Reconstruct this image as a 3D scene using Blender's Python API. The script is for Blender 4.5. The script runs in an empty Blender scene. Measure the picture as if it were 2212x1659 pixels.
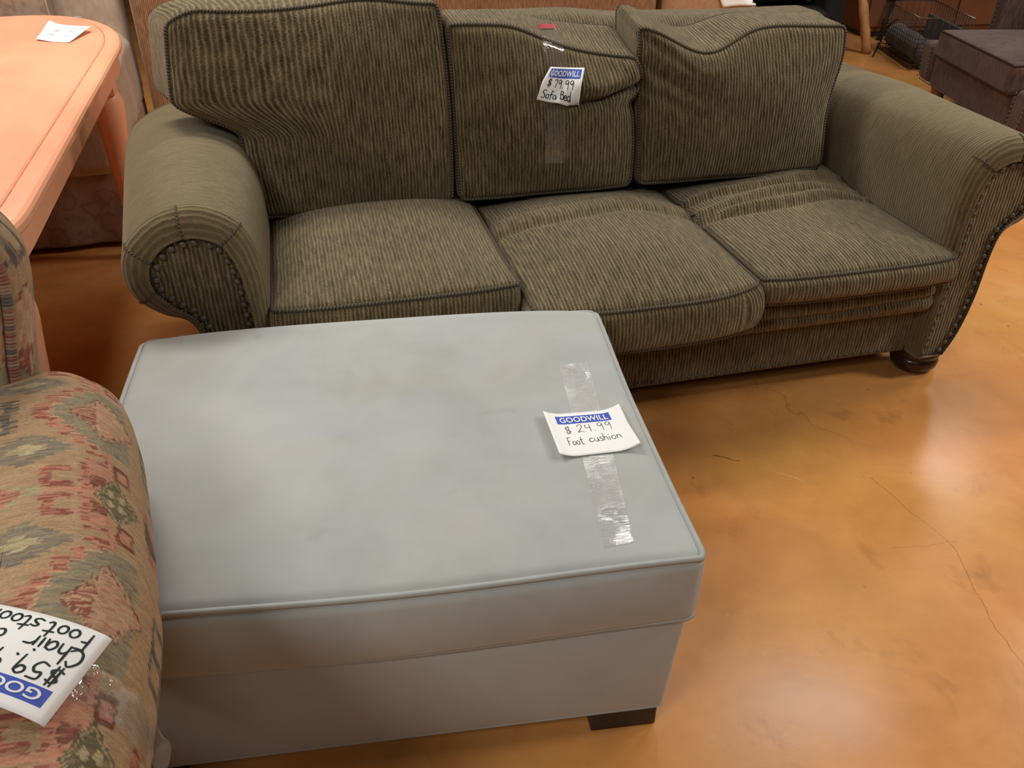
import bpy, bmesh, math, random
import numpy as np
from mathutils import Vector, Matrix
from mathutils.bvhtree import BVHTree

random.seed(7); rng = np.random.default_rng(7)
SC = bpy.context.scene
C = SC.collection
PI = math.pi

# ------------------------------------------------------------------ camera
W, H = 2212.0, 1659.0
CAM_H, PITCH, ROLL, FPX = 1.3535, math.radians(32.96), math.radians(-0.15), 1815.9
_c, _s = math.cos(PITCH), math.sin(PITCH)
FW = Vector((0, _c, -_s)); UP0 = Vector((0, _s, _c)); RT0 = Vector((1, 0, 0))
RT = RT0 * math.cos(ROLL) + UP0 * math.sin(ROLL)
UP = UP0 * math.cos(ROLL) - RT0 * math.sin(ROLL)
CAMP = Vector((0, 0, CAM_H))
cd = bpy.data.cameras.new('camera'); cam = bpy.data.objects.new('camera', cd); C.objects.link(cam)
cam.matrix_world = Matrix(((RT.x, UP.x, -FW.x, CAMP.x), (RT.y, UP.y, -FW.y, CAMP.y), (RT.z, UP.z, -FW.z, CAMP.z), (0, 0, 0, 1)))
cd.sensor_width = 36.0; cd.sensor_fit = 'HORIZONTAL'; cd.lens = FPX / W * 36.0
cd.clip_start = 0.02; cd.clip_end = 60
SC.camera = cam

# ------------------------------------------------------------------ world, exposure, lamps
w = bpy.data.worlds.new('world'); SC.world = w; w.use_nodes = True
w.node_tree.nodes['Background'].inputs[0].default_value = (1.0, 0.90, 0.80, 1)
w.node_tree.nodes['Background'].inputs[1].default_value = 0.008
SC.view_settings.view_transform = 'Standard'; SC.view_settings.look = 'None'
SC.view_settings.gamma = 1.0; SC.view_settings.exposure = 0.0
SC.view_settings.use_curve_mapping = False

def area(name, loc, e, sx=1.2, sy=0.6, col=(1.0, 0.95, 0.885), rz=0.0):
    l = bpy.data.lights.new(name, 'AREA'); l.shape = 'RECTANGLE'; l.size = sx; l.size_y = sy
    l.energy = e; l.color = col
    o = bpy.data.objects.new(name, l); C.objects.link(o); o.location = loc; o.rotation_euler = (0, 0, rz)
    return o
LIGHTS = [((-2.4, 4.4, 3.0), 18, 1.2, 0.6), ((-2.2, 1.5, 3.0), 19, 1.2, 0.6), ((3.5, 1.4, 3.0), 70, 1.2, 0.6), ((0.4, -1.6, 3.0), 17, 1.2, 0.6),
          ((-1.6, -1.2, 3.0), 58, 1.2, 0.6), ((-4.5, 3.0, 3.0), 18, 1.2, 0.6), ((1.7, 3.1, 3.0), 22, 0.9, 0.5), ((-1.5, 2.9, 3.0), 66, 1.2, 0.6),
          ((4.1, 3.4, 3.0), 78, 1.2, 0.6), ((3.25, 5.25, 3.0), 28, 0.8, 0.5),
          ((1.00, 5.75, 3.0), 5, 0.55, 0.28), ((1.08, 4.50, 3.0), 5, 0.55, 0.28), ((0.72, 3.25, 3.0), 4, 0.38, 0.22)]  # this row: small lamps added to make the clear tape glint
for p, e, sx_, sy_ in LIGHTS:
    area('ceiling_and_glint_lamp', p, e, sx_, sy_)

# ------------------------------------------------------------------ frames and helpers
FR = {'W': (0, 0, 0), 'S': (0.3014, 1.9331, math.radians(13.77)), 'O': (-0.6933, 0.7978, math.radians(7.77)),
      'C': (-0.55, 0.70, math.radians(24.8))}
def tow(P, F):
    x, y, t = FR[F]; c, s = math.cos(t), math.sin(t); P = np.asarray(P, float)
    return np.stack([x + c * P[..., 0] - s * P[..., 1], y + s * P[..., 0] + c * P[..., 1], P[..., 2]], -1)
def tol(P, F):
    x, y, t = FR[F]; c, s = math.cos(t), math.sin(t); P = np.asarray(P, float)
    dx, dy = P[..., 0] - x, P[..., 1] - y
    return np.stack([c * dx + s * dy, -s * dx + c * dy, P[..., 2]], -1)
def ray(px, py):
    return (FW + RT * ((px - W / 2) / FPX) - UP * ((py - H / 2) / FPX)).normalized()

def setp(o, label=None, cat=None, group=None, kind=None):
    if label: o['label'] = label
    if cat: o['category'] = cat
    if group: o['group'] = group
    if kind: o['kind'] = kind
    return o
def empty(name, F=None, loc=None, rz=0.0, **k):
    o = bpy.data.objects.new(name, None); C.objects.link(o); o.empty_display_size = 0.1
    if F: o.location = (FR[F][0], FR[F][1], 0); o.rotation_euler = (0, 0, FR[F][2])
    if loc is not None: o.location = loc; o.rotation_euler = (0, 0, rz)
    return setp(o, **k)

def mesh_obj(name, V, F, mat, parent=None, uv=None, col=None, smooth=True):
    me = bpy.data.meshes.new(name)
    V = np.asarray(V, float)
    F = F.tolist() if isinstance(F, np.ndarray) else F
    me.from_pydata(V.tolist(), [], F)
    if uv is not None:
        l = me.uv_layers.new(name='UVMap')
        l.data.foreach_set('uv', np.asarray(uv, np.float32).ravel())
    if col is not None:
        a = me.color_attributes.new('Col', 'FLOAT_COLOR', 'POINT')
        a.data.foreach_set('color', np.concatenate([col, np.ones((len(col), 1))], 1).astype(np.float32).ravel())
    me.polygons.foreach_set('use_smooth', [smooth] * len(me.polygons))
    me.materials.append(mat); me.update()
    o = bpy.data.objects.new(name, me); C.objects.link(o)
    if parent: o.parent = parent
    return o

class MB:
    """collects pieces of one mesh"""
    def __init__(s): s.V = []; s.F = []; s.U = []; s.n = 0
    def add(s, V, F, UV=None):
        V = np.asarray(V, float)
        F = [list(f) for f in F]
        s.V.append(V); s.F += [[i + s.n for i in f] for f in F]
        if UV is None: UV = np.zeros((sum(len(f) for f in F), 2))
        s.U.append(np.asarray(UV, float)); s.n += len(V); return s
    def build(s, name, mat, parent=None, smooth=True):
        return mesh_obj(name, np.concatenate(s.V), s.F, mat, parent, np.concatenate(s.U), smooth=smooth)

def samples(h, r, n, k=4):
    inner = np.linspace(-(h - r), h - r, max(n, 2))
    f = (h - r) + r * np.tan(np.linspace(0, PI / 4, k + 1))[1:]
    return np.concatenate([-f[::-1], inner, f])
def roundmap(Qp, hs, r):
    inner = np.clip(Qp, -(hs - r), hs - r)
    d = Qp - inner; L = np.linalg.norm(d, axis=-1, keepdims=True); L[L == 0] = 1
    return inner + r * d / L, d / L
def softbox(center, hs, r, n, deform=None, k=4, uvmode=None):
    """rounded box: returns V,F,UV and an edge function"""
    hs = np.asarray(hs, float); center = np.asarray(center, float)
    S = [samples(hs[a], r, n[a], k) for a in range(3)]
    Vs, Fs, Us = [], [], []; off = 0
    for ax in range(3):
        a, b = [(1, 2), (0, 2), (0, 1)][ax]
        for sg in (-1, 1):
            A, B = np.meshgrid(S[a], S[b], indexing='ij')
            P = np.zeros(A.shape + (3,)); P[..., a] = A; P[..., b] = B; P[..., ax] = sg * hs[ax]
            na, nb = A.shape
            idx = np.arange(na * nb).reshape(na, nb) + off
            q = np.stack([idx[:-1, :-1], idx[1:, :-1], idx[1:, 1:], idx[:-1, 1:]], -1).reshape(-1, 4)
            if (sg > 0) == (ax == 1): q = q[:, ::-1]
            Vs.append(P.reshape(-1, 3)); Fs.append(q); off += na * nb
            Pf = P.reshape(-1, 3)
            if uvmode: uvv = uvmode(Pf, ax, sg, hs)
            else: uvv = np.stack([Pf[:, a], Pf[:, b]], -1)
            Us.append(uvv)
    Q = np.concatenate(Vs); F = np.concatenate(Fs); U = np.concatenate(Us)
    uvl = U[F.reshape(-1)]
    key = np.round(Q / 1e-6).astype(np.int64)
    uq, inv = np.unique(key, axis=0, return_inverse=True); inv = inv.reshape(-1)
    Qm = uq * 1e-6; F = inv[F]
    def place(Qp):
        P, N = roundmap(Qp, hs, r); P = P + center
        if deform is not None: P = deform(P, Qp / hs)
        return P
    V = place(Qm)
    def edge(ax, sg, rp=0.0, m=14, cut=None):
        """closed seam loop round face ax,sg, pushed out by rp"""
        a, b = [(1, 2), (0, 2), (0, 1)][ax]
        def lin(h, rr): return samples(h, rr, m, 3)
        la, lb = lin(hs[a], r), lin(hs[b], r)
        path = [(x, -hs[b]) for x in la] + [(hs[a], y) for y in lb[1:]] + [(x, hs[b]) for x in la[::-1][1:]] + [(-hs[a], y) for y in lb[::-1][1:-1]]
        Qp = np.zeros((len(path), 3)); Qp[:, a] = [p[0] for p in path]; Qp[:, b] = [p[1] for p in path]; Qp[:, ax] = sg * hs[ax]
        P, N = roundmap(Qp, hs, r); P = P + center
        if deform is not None: P = deform(P, Qp / hs)
        return P + N * rp
    return V, F, uvl, edge, Qm / hs, center, hs

def tube(mb, pts, r, seg=8, closed=False, cap=True):
    P = np.asarray(pts, float); n = len(P)
    rr = np.full(n, r) if np.isscalar(r) else np.asarray(r, float)
    if closed: T = np.roll(P, -1, 0) - np.roll(P, 1, 0)
    else: T = np.gradient(P, axis=0)
    T /= np.maximum(np.linalg.norm(T, axis=1, keepdims=True), 1e-9)
    ref = np.array([0, 0, 1.0]) if abs(T[0][2]) < 0.9 else np.array([1.0, 0, 0])
    N = np.zeros_like(P); u = np.cross(T[0], ref); u /= np.linalg.norm(u); N[0] = u
    for i in range(1, n):
        u = N[i - 1] - T[i] * np.dot(N[i - 1], T[i]); N[i] = u / max(np.linalg.norm(u), 1e-9)
    B = np.cross(T, N)
    a = np.linspace(0, 2 * PI, seg, endpoint=False)
    V = P[:, None, :] + rr[:, None, None] * (np.cos(a)[None, :, None] * N[:, None, :] + np.sin(a)[None, :, None] * B[:, None, :])
    V = V.reshape(-1, 3); F = []; U = []
    L = np.concatenate([[0], np.cumsum(np.linalg.norm(np.diff(P, axis=0), axis=1))])
    m = n if closed else n - 1
    for i in range(m):
        j = (i + 1) % n; l1 = L[i]; l2 = L[j] if j else L[i] + np.linalg.norm(P[0] - P[-1])
        for k in range(seg):
            k2 = (k + 1) % seg
            F.append([i * seg + k, j * seg + k, j * seg + k2, i * seg + k2])
            U += [(l1, k / seg * .02), (l2, k / seg * .02), (l2, (k + 1) / seg * .02), (l1, (k + 1) / seg * .02)]
    if cap and not closed:
        for base, rev in ((0, False), ((n - 1) * seg, True)):
            f = list(range(base, base + seg)); F.append(f if not rev else f[::-1]); U += [(0, 0)] * seg
    mb.add(V, F, U)

def catmull(P, m=6, closed=False):
    P = np.asarray(P, float); n = len(P); out = []
    for i in range(n if closed else n - 1):
        if closed: p0, p1, p2, p3 = P[i - 1], P[i], P[(i + 1) % n], P[(i + 2) % n]
        else: p0, p1, p2, p3 = P[max(i - 1, 0)], P[i], P[i + 1], P[min(i + 2, n - 1)]
        for t in np.linspace(0, 1, m, endpoint=False):
            out.append(0.5 * (2 * p1 + (p2 - p0) * t + (2 * p0 - 5 * p1 + 4 * p2 - p3) * t * t + (3 * p1 - p0 - 3 * p2 + p3) * t ** 3))
    if not closed: out.append(P[-1])
    return np.array(out)

def lathe(mb, prof, center, seg=20, axis=None):
    prof = np.asarray(prof, float); n = len(prof)
    a = np.linspace(0, 2 * PI, seg, endpoint=False)
    V = np.stack([np.outer(prof[:, 0], np.cos(a)), np.outer(prof[:, 0], np.sin(a)), np.repeat(prof[:, 1:2], seg, 1)], -1).reshape(-1, 3) + np.asarray(center)
    F = [[i * seg + k, i * seg + (k + 1) % seg, (i + 1) * seg + (k + 1) % seg, (i + 1) * seg + k] for i in range(n - 1) for k in range(seg)]
    F.append(list(range(seg))[::-1]); F.append(list(range((n - 1) * seg, n * seg)))
    mb.add(V, F)

def box(mb, c, h, r=0.004, n=(2, 2, 2), k=2, rz=0.0, deform=None):
    V, F, U, *_ = softbox((0, 0, 0), h, r, n, None, k)
    if rz: V = V @ np.array([[math.cos(rz), math.sin(rz), 0], [-math.sin(rz), math.cos(rz), 0], [0, 0, 1]])
    V = V + np.asarray(c)
    if deform: V = deform(V)
    mb.add(V, F, U)

# ------------------------------------------------------------------ materials
def newmat(name):
    m = bpy.data.materials.new(name); m.use_nodes = True
    nt = m.node_tree; b = nt.nodes['Principled BSDF']
    return m, nt, b
def N(nt, t, **k):
    n = nt.nodes.new(t)
    for a, v in k.items(): setattr(n, a, v)
    return n
def L(nt, a, b): nt.links.new(a, b)
def ramp(nt, fac, stops):
    r = N(nt, 'ShaderNodeValToRGB'); e = r.color_ramp.elements
    while len(e) < len(stops): e.new(0.5)
    for el, (p, c) in zip(e, stops): el.position = p; el.color = (*c, 1)
    L(nt, fac, r.inputs[0]); return r.outputs[0]
def noise(nt, vec, scale, detail=3, rough=0.55, dist=0.0):
    n = N(nt, 'ShaderNodeTexNoise'); n.inputs['Scale'].default_value = scale; n.inputs['Detail'].default_value = detail
    n.inputs['Roughness'].default_value = rough; n.inputs['Distortion'].default_value = dist
    if vec is not None: L(nt, vec, n.inputs['Vector'])
    return n.outputs['Fac']
def vmul(nt, vec, s):
    m = N(nt, 'ShaderNodeVectorMath', operation='MULTIPLY'); L(nt, vec, m.inputs[0]); m.inputs[1].default_value = s; return m.outputs[0]
def math_(nt, op, a, b=None, c=None):
    m = N(nt, 'ShaderNodeMath', operation=op)
    for i, v in enumerate((a, b, c)):
        if v is None: continue
        if isinstance(v, (int, float)): m.inputs[i].default_value = v
        else: L(nt, v, m.inputs[i])
    return m.outputs[0]
def mixc(nt, fac, a, b, mode='MIX'):
    m = N(nt, 'ShaderNodeMix', data_type='RGBA', blend_type=mode)
    if isinstance(fac, (int, float)): m.inputs[0].default_value = fac
    else: L(nt, fac, m.inputs[0])
    for i, v in ((6, a), (7, b)):
        if isinstance(v, tuple): m.inputs[i].default_value = (*v, 1)
        else: L(nt, v, m.inputs[i])
    return m.outputs[2]
def bump(nt, b, h, strength=0.5, dist=0.003):
    n = N(nt, 'ShaderNodeBump'); n.inputs['Strength'].default_value = strength; n.inputs['Distance'].default_value = dist
    L(nt, h, n.inputs['Height']); L(nt, n.outputs[0], b.inputs['Normal'])
def sheen(b, wgt, rough=0.5, tint=(1, 1, 1)):
    b.inputs['Sheen Weight'].default_value = wgt; b.inputs['Sheen Roughness'].default_value = rough
    b.inputs['Sheen Tint'].default_value = (*tint, 1)

def corduroy(name, dark, mid, light, pitch=0.0093, bs=0.8, flat=0.0):
    m, nt, b = newmat(name)
    uv = N(nt, 'ShaderNodeUVMap').outputs[0]
    sep = N(nt, 'ShaderNodeSeparateXYZ'); L(nt, uv, sep.inputs[0])
    wob = noise(nt, vmul(nt, uv, (40, 14, 1)), 1.0, 2)
    wob2 = noise(nt, vmul(nt, uv, (90, 160, 1)), 1.0, 2)
    u = math_(nt, 'MULTIPLY_ADD', math_(nt, 'SUBTRACT', wob, 0.5), 0.009, sep.outputs[0])
    u = math_(nt, 'MULTIPLY_ADD', math_(nt, 'SUBTRACT', wob2, 0.5), 0.004, u)
    s = math_(nt, 'SINE', math_(nt, 'MULTIPLY', u, 2 * PI / pitch))
    s = math_(nt, 'MULTIPLY_ADD', s, 0.5, 0.5)
    s = math_(nt, 'POWER', s, 1.7)
    tuft = noise(nt, vmul(nt, uv, (210, 330, 1)), 1.0, 2, 0.7)
    streak = noise(nt, vmul(nt, uv, (100, 22, 1)), 1.0, 2)
    big = noise(nt, vmul(nt, uv, (7, 5, 1)), 1.0, 3)
    h = math_(nt, 'MULTIPLY_ADD', math_(nt, 'SUBTRACT', tuft, 0.5), 1.3, s)
    f = math_(nt, 'MULTIPLY_ADD', math_(nt, 'SUBTRACT', streak, 0.5), 1.25, math_(nt, 'MULTIPLY_ADD', h, 0.62, 0.235))
    f = math_(nt, 'MULTIPLY_ADD', math_(nt, 'SUBTRACT', big, 0.5), 0.45, f)
    if flat: f = math_(nt, 'MULTIPLY_ADD', f, 1 - flat, 0.62 * flat)
    col = ramp(nt, f, [(0.0, dark), (0.5, mid), (1.0, light)])
    L(nt, col, b.inputs['Base Color'])
    b.inputs['Roughness'].default_value = 0.95; b.inputs['Specular IOR Level'].default_value = 0.1
    sheen(b, 0.38, 0.45, (0.95, 0.85, 0.66))
    bump(nt, b, h, bs * (1 - flat * .7), 0.0035)
    return m
M_CORD = corduroy('olive_corduroy', (0.036, 0.026, 0.012), (0.128, 0.094, 0.045), (0.265, 0.200, 0.106))
M_ARM = corduroy('olive_corduroy_worn', (0.042, 0.031, 0.015), (0.137, 0.101, 0.050), (0.232, 0.176, 0.094), 0.0093, 0.8, 0.5)
m, nt, b = newmat('olive_cord_piping'); M_PIPE = m
uv = N(nt, 'ShaderNodeUVMap').outputs[0]; sep = N(nt, 'ShaderNodeSeparateXYZ'); L(nt, uv, sep.inputs[0])
tw = math_(nt, 'MULTIPLY_ADD', math_(nt, 'SINE', math_(nt, 'MULTIPLY_ADD', sep.outputs[0], 2 * PI / 0.008, math_(nt, 'MULTIPLY', sep.outputs[1], 314.0))), 0.5, 0.5)
L(nt, ramp(nt, tw, [(0, (0.035, 0.027, 0.015)), (1, (0.135, 0.108, 0.068))]), b.inputs['Base Color']); b.inputs['Roughness'].default_value = 0.95
bump(nt, b, tw, 0.8, 0.002)

def simple(name, col, rough=0.6, spec=0.5, metal=0.0, var=0.0, vs=8.0, bmp=0.0, bscale=60.0):
    m, nt, b = newmat(name)
    b.inputs['Roughness'].default_value = rough; b.inputs['Specular IOR Level'].default_value = spec; b.inputs['Metallic'].default_value = metal
    tc = N(nt, 'ShaderNodeTexCoord').outputs['Object']
    f = noise(nt, tc, vs, 4)
    lo = tuple(c * (1 - var) for c in col); hi = tuple(min(1, c * (1 + var)) for c in col)
    L(nt, ramp(nt, f, [(0.3, lo), (0.7, hi)]), b.inputs['Base Color'])
    if bmp: bump(nt, b, noise(nt, tc, bscale, 3), bmp, 0.002)
    return m
M_NAIL = simple('antique_brass_nail', (0.105, 0.085, 0.062), 0.45, 0.5, 0.25, 0.2, 40)
M_DWOOD = simple('dark_cherry_wood', (0.035, 0.012, 0.008), 0.25, 0.5, 0, 0.4, 20)
M_BLACKLEG = simple('espresso_wood', (0.018, 0.012, 0.010), 0.4, 0.5, 0, 0.3, 20)
M_PAPER = simple('white_paper', (0.93, 0.93, 0.92), 0.7, 0.3, 0, 0.015, 30)
M_PAPERPINK = simple('pinkish_receipt_paper', (0.86, 0.78, 0.77), 0.7, 0.3, 0, 0.02, 30)
M_BLUE = simple('blue_print', (0.065, 0.11, 0.50), 0.6, 0.3, 0, 0.05, 60)
M_WHITEINK = simple('white_print', (0.86, 0.87, 0.88), 0.65, 0.3)
M_INK = simple('black_green_marker', (0.010, 0.022, 0.017), 0.5, 0.4, 0, 0.3, 90)
M_PEN = simple('grey_black_pen', (0.018, 0.018, 0.02), 0.6, 0.3, 0, 0.4, 200)
M_REDTAB = simple('red_tape_tab', (0.42, 0.015, 0.03), 0.35, 0.5, 0, 0.15, 60)
M_GREYPRINT = simple('grey_receipt_print', (0.16, 0.14, 0.14), 0.7, 0.3, 0, 0.2, 300)

def clear_tape(name, mixf, tint=(1, 1, 1), bs=0.5, sx=90, sy=300, gf=0.12):
    m, nt, b = newmat(name)
    out = nt.nodes['Material Output']
    b.inputs['Base Color'].default_value = (*tint, 1); b.inputs['Roughness'].default_value = 0.08
    b.inputs['Specular IOR Level'].default_value = 0.9
    tr = N(nt, 'ShaderNodeBsdfTransparent'); gl = N(nt, 'ShaderNodeBsdfGlossy'); gl.inputs['Roughness'].default_value = 0.05
    df = N(nt, 'ShaderNodeBsdfDiffuse'); df.inputs[0].default_value = (*tint, 1)
    uv = N(nt, 'ShaderNodeUVMap').outputs[0]
    h1 = noise(nt, vmul(nt, uv, (sx, sy, 1)), 1.0, 3, 0.6, 0.8)
    patch = noise(nt, vmul(nt, uv, (16, 13, 1)), 1.0, 1)
    pm = ramp(nt, patch, [(0.45, (0, 0, 0)), (0.56, (1, 1, 1))])
    bn = N(nt, 'ShaderNodeBump'); bn.inputs['Distance'].default_value = 0.004
    L(nt, math_(nt, 'MULTIPLY_ADD', pm, bs, 0.05), bn.inputs['Strength']); L(nt, h1, bn.inputs['Height'])
    L(nt, bn.outputs[0], gl.inputs['Normal'])
    a = N(nt, 'ShaderNodeMixShader'); a.inputs[0].default_value = mixf
    L(nt, tr.outputs[0], a.inputs[1]); L(nt, df.outputs[0], a.inputs[2])
    fr = N(nt, 'ShaderNodeFresnel'); fr.inputs[0].default_value = 1.45
    g = N(nt, 'ShaderNodeMixShader'); g.inputs[0].default_value = gf
    L(nt, a.outputs[0], g.inputs[1]); L(nt, gl.outputs[0], g.inputs[2])
    L(nt, g.outputs[0], out.inputs['Surface'])
    return m
M_TAPE = clear_tape('clear_packing_tape', 0.22, (0.72, 0.70, 0.70), 0.42, 45, 300, 0.12)
M_TAPE2 = clear_tape('clear_packing_tape_on_cord', 0.10, (0.60, 0.57, 0.50), 0.35, 30, 75, 0.13)

# grey velvet
m, nt, b = newmat('grey_microsuede'); M_GREY = m
tc = N(nt, 'ShaderNodeTexCoord').outputs['Object']
n1 = noise(nt, tc, 3.2, 4, 0.6, 0.6); n2 = noise(nt, tc, 11.0, 3, 0.6, 0.3)
f = math_(nt, 'MULTIPLY_ADD', n2, 0.35, math_(nt, 'MULTIPLY', n1, 0.65))
c1 = ramp(nt, f, [(0.33, (0.395, 0.400, 0.370)), (0.45, (0.425, 0.437, 0.415)), (0.55, (0.440, 0.455, 0.440)), (0.67, (0.465, 0.462, 0.452))])
hu = noise(nt, vmul(nt, tc, (3.1, 4.3, 3)), 1.0, 3, 0.55, 0.8)
c1 = mixc(nt, 0.8, c1, ramp(nt, hu, [(0.36, (0.94, 0.945, 1.0)), (0.5, (1, 1, 1)), (0.64, (1.02, 0.985, 0.95))]), 'MULTIPLY')
st = noise(nt, vmul(nt, tc, (9, 13, 9)), 1.0, 2, 0.5, 0.2)
spot = ramp(nt, st, [(0.0, (0, 0, 0)), (0.70, (0, 0, 0)), (0.78, (1, 1, 1))])
c1 = mixc(nt, math_(nt, 'MULTIPLY', spot, 0.35), c1, (0.30, 0.29, 0.27))
vo = N(nt, 'ShaderNodeTexVoronoi'); vo.inputs['Scale'].default_value = 4.3; L(nt, tc, vo.inputs['Vector'])
sp2 = ramp(nt, vo.outputs['Distance'], [(0.0, (1, 1, 1)), (0.035, (0.6, 0.6, 0.6)), (0.075, (0, 0, 0))])
c1 = mixc(nt, math_(nt, 'MULTIPLY', sp2, 0.5), c1, (0.24, 0.245, 0.235))
L(nt, c1, b.inputs['Base Color']); b.inputs['Roughness'].default_value = 0.92; b.inputs['Specular IOR Level'].default_value = 0.15
sheen(b, 0.3, 0.4, (1, 1, 1))
bump(nt, b, noise(nt, tc, 160, 3), 0.08, 0.001)
M_GREYPIPE = simple('grey_microsuede_piping', (0.40, 0.415, 0.40), 0.9, 0.2, 0, 0.06, 20)

# stained concrete
m, nt, b = newmat('stained_concrete'); M_FLOOR = m
tc = N(nt, 'ShaderNodeTexCoord').outputs['Object']
n1 = noise(nt, tc, 1.1, 5, 0.6, 0.8); n2 = noise(nt, tc, 3.6, 5, 0.65, 0.6); n3 = noise(nt, tc, 14, 5, 0.7)
f = math_(nt, 'MULTIPLY_ADD', n2, 0.4, math_(nt, 'MULTIPLY', n1, 0.5)); f = math_(nt, 'MULTIPLY_ADD', n3, 0.12, f)
base = ramp(nt, f, [(0.34, (0.47, 0.195, 0.055)), (0.47, (0.58, 0.252, 0.074)), (0.55, (0.64, 0.290, 0.086)), (0.68, (0.68, 0.345, 0.128))])
gz = noise(nt, tc, 2.3, 4, 0.6, 0.4)
base = mixc(nt, math_(nt, 'MULTIPLY', ramp(nt, gz, [(0.50, (0, 0, 0)), (0.72, (1, 1, 1))]), 0.38), base, (0.36, 0.17, 0.075))
yl = noise(nt, tc, 1.9, 3, 0.5, 0.5)
base = mixc(nt, 0.9, base, ramp(nt, yl, [(0.38, (1.0, 0.93, 0.86)), (0.5, (1, 1, 1)), (0.62, (0.97, 1.04, 0.92))]), 'MULTIPLY')
sm = noise(nt, vmul(nt, tc, (7, 5, 1)), 1.0, 4, 0.65, 0.4)
base = mixc(nt, math_(nt, 'MULTIPLY', ramp(nt, sm, [(0.60, (0, 0, 0)), (0.74, (1, 1, 1))]), 0.45), base, (0.22, 0.10, 0.04))
# cracks
wv = N(nt, 'ShaderNodeTexVoronoi', feature='DISTANCE_TO_EDGE'); wv.inputs['Scale'].default_value = 0.8
dv = N(nt, 'ShaderNodeVectorMath', operation='ADD'); L(nt, tc, dv.inputs[0])
nn = N(nt, 'ShaderNodeTexNoise'); nn.inputs['Scale'].default_value = 4.0; nn.inputs['Detail'].default_value = 6; L(nt, tc, nn.inputs['Vector'])
sc_ = N(nt, 'ShaderNodeVectorMath', operation='SCALE'); L(nt, nn.outputs['Color'], sc_.inputs[0]); sc_.inputs['Scale'].default_value = 0.35
L(nt, sc_.outputs[0], dv.inputs[1]); L(nt, dv.outputs[0], wv.inputs['Vector'])
crack = ramp(nt, wv.outputs['Distance'], [(0.0, (1, 1, 1)), (0.0018, (0.8, 0.8, 0.8)), (0.0035, (0, 0, 0))])
base = mixc(nt, math_(nt, 'MULTIPLY', crack, math_(nt, 'MULTIPLY', ramp(nt, noise(nt, tc, 2.0, 2), [(0.45, (0, 0, 0)), (0.6, (1, 1, 1))]), 0.45)), base, (0.16, 0.07, 0.03))
# specks and scratches
vs = N(nt, 'ShaderNodeTexVoronoi'); vs.inputs['Scale'].default_value = 11.0; L(nt, vmul(nt, tc, (1, 0.7, 1)), vs.inputs['Vector'])
sp = ramp(nt, vs.outputs['Distance'], [(0.0, (1, 1, 1)), (0.028, (1, 1, 1)), (0.05, (0, 0, 0))])
base = mixc(nt, math_(nt, 'MULTIPLY', sp, math_(nt, 'MULTIPLY', ramp(nt, noise(nt, tc, 5, 2), [(0.42, (0, 0, 0)), (0.52, (1, 1, 1))]), 0.75)), base, (0.13, 0.055, 0.02))
def seg_dist(p, a, c):
    a = Vector((*a, 0)); c = Vector((*c, 0)); d = c - a
    def vm(op, x, y=None, s_=None):
        n_ = N(nt, 'ShaderNodeVectorMath', operation=op)
        for i_, v_ in enumerate((x, y)):
            if v_ is None: continue
            if isinstance(v_, Vector): n_.inputs[i_].default_value = v_
            else: L(nt, v_, n_.inputs[i_])
        if s_ is not None: L(nt, s_, n_.inputs['Scale'])
        return n_
    pa = vm('SUBTRACT', p, a).outputs[0]
    t_ = math_(nt, 'MULTIPLY', vm('DOT_PRODUCT', pa, d).outputs['Value'], 1.0 / d.length_squared)
    cl = N(nt, 'ShaderNodeClamp'); L(nt, t_, cl.inputs[0])
    da = N(nt, 'ShaderNodeVectorMath', operation='SCALE'); da.inputs[0].default_value = d; L(nt, cl.outputs[0], da.inputs['Scale'])
    return vm('LENGTH', vm('SUBTRACT', pa, da.outputs[0]).outputs[0]).outputs['Value']
wob_ = N(nt, 'ShaderNodeTexNoise'); wob_.inputs['Scale'].default_value = 16.0; wob_.inputs['Detail'].default_value = 4; L(nt, tc, wob_.inputs['Vector'])
ws = N(nt, 'ShaderNodeVectorMath', operation='SCALE'); L(nt, wob_.outputs['Color'], ws.inputs[0]); ws.inputs['Scale'].default_value = 0.028
wa = N(nt, 'ShaderNodeVectorMath', operation='ADD'); L(nt, tc, wa.inputs[0]); L(nt, ws.outputs[0], wa.inputs[1])
wp = N(nt, 'ShaderNodeVectorMath', operation='MULTIPLY'); L(nt, wa.outputs[0], wp.inputs[0]); wp.inputs[1].default_value = (1, 1, 0)
P_ = wp.outputs[0]; o_ = 0.014
def lines(pts, width, col, amt):
    global base
    d_ = None
    for a_, c_ in zip(pts[:-1], pts[1:]):
        e_ = seg_dist(P_, (a_[0] + o_, a_[1] + o_), (c_[0] + o_, c_[1] + o_)); d_ = e_ if d_ is None else math_(nt, 'MINIMUM', d_, e_)
    base = mixc(nt, math_(nt, 'MULTIPLY', ramp(nt, math_(nt, 'MULTIPLY', d_, 100.0), [(0.0, (1, 1, 1)), (width * 50, (1, 1, 1)), (width * 110, (0, 0, 0))]), amt), base, col)
lines([(0.905, 1.650), (1.005, 1.403), (0.985, 1.20), (0.995, 1.072), (1.06, 0.90)], 0.0014, (0.20, 0.085, 0.03), 0.6)
lines([(0.86, 1.40), (0.941, 1.404), (1.02, 1.42)], 0.0012, (0.20, 0.085, 0.03), 0.4)
lines([(0.524, 1.739), (0.591, 1.714)], 0.0018, (0.10, 0.035, 0.012), 0.8)
lines([(0.676, 1.672), (0.735, 1.635)], 0.0010, (0.85, 0.55, 0.28), 0.6)
L(nt, base, b.inputs['Base Color'])
L(nt, math_(nt, 'MULTIPLY_ADD', n2, 0.16, 0.155), b.inputs['Roughness']); b.inputs['Specular IOR Level'].default_value = 0.30
bump(nt, b, math_(nt, 'MULTIPLY_ADD', n3, 0.4, noise(nt, tc, 45, 3)), 0.045, 0.004)

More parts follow.
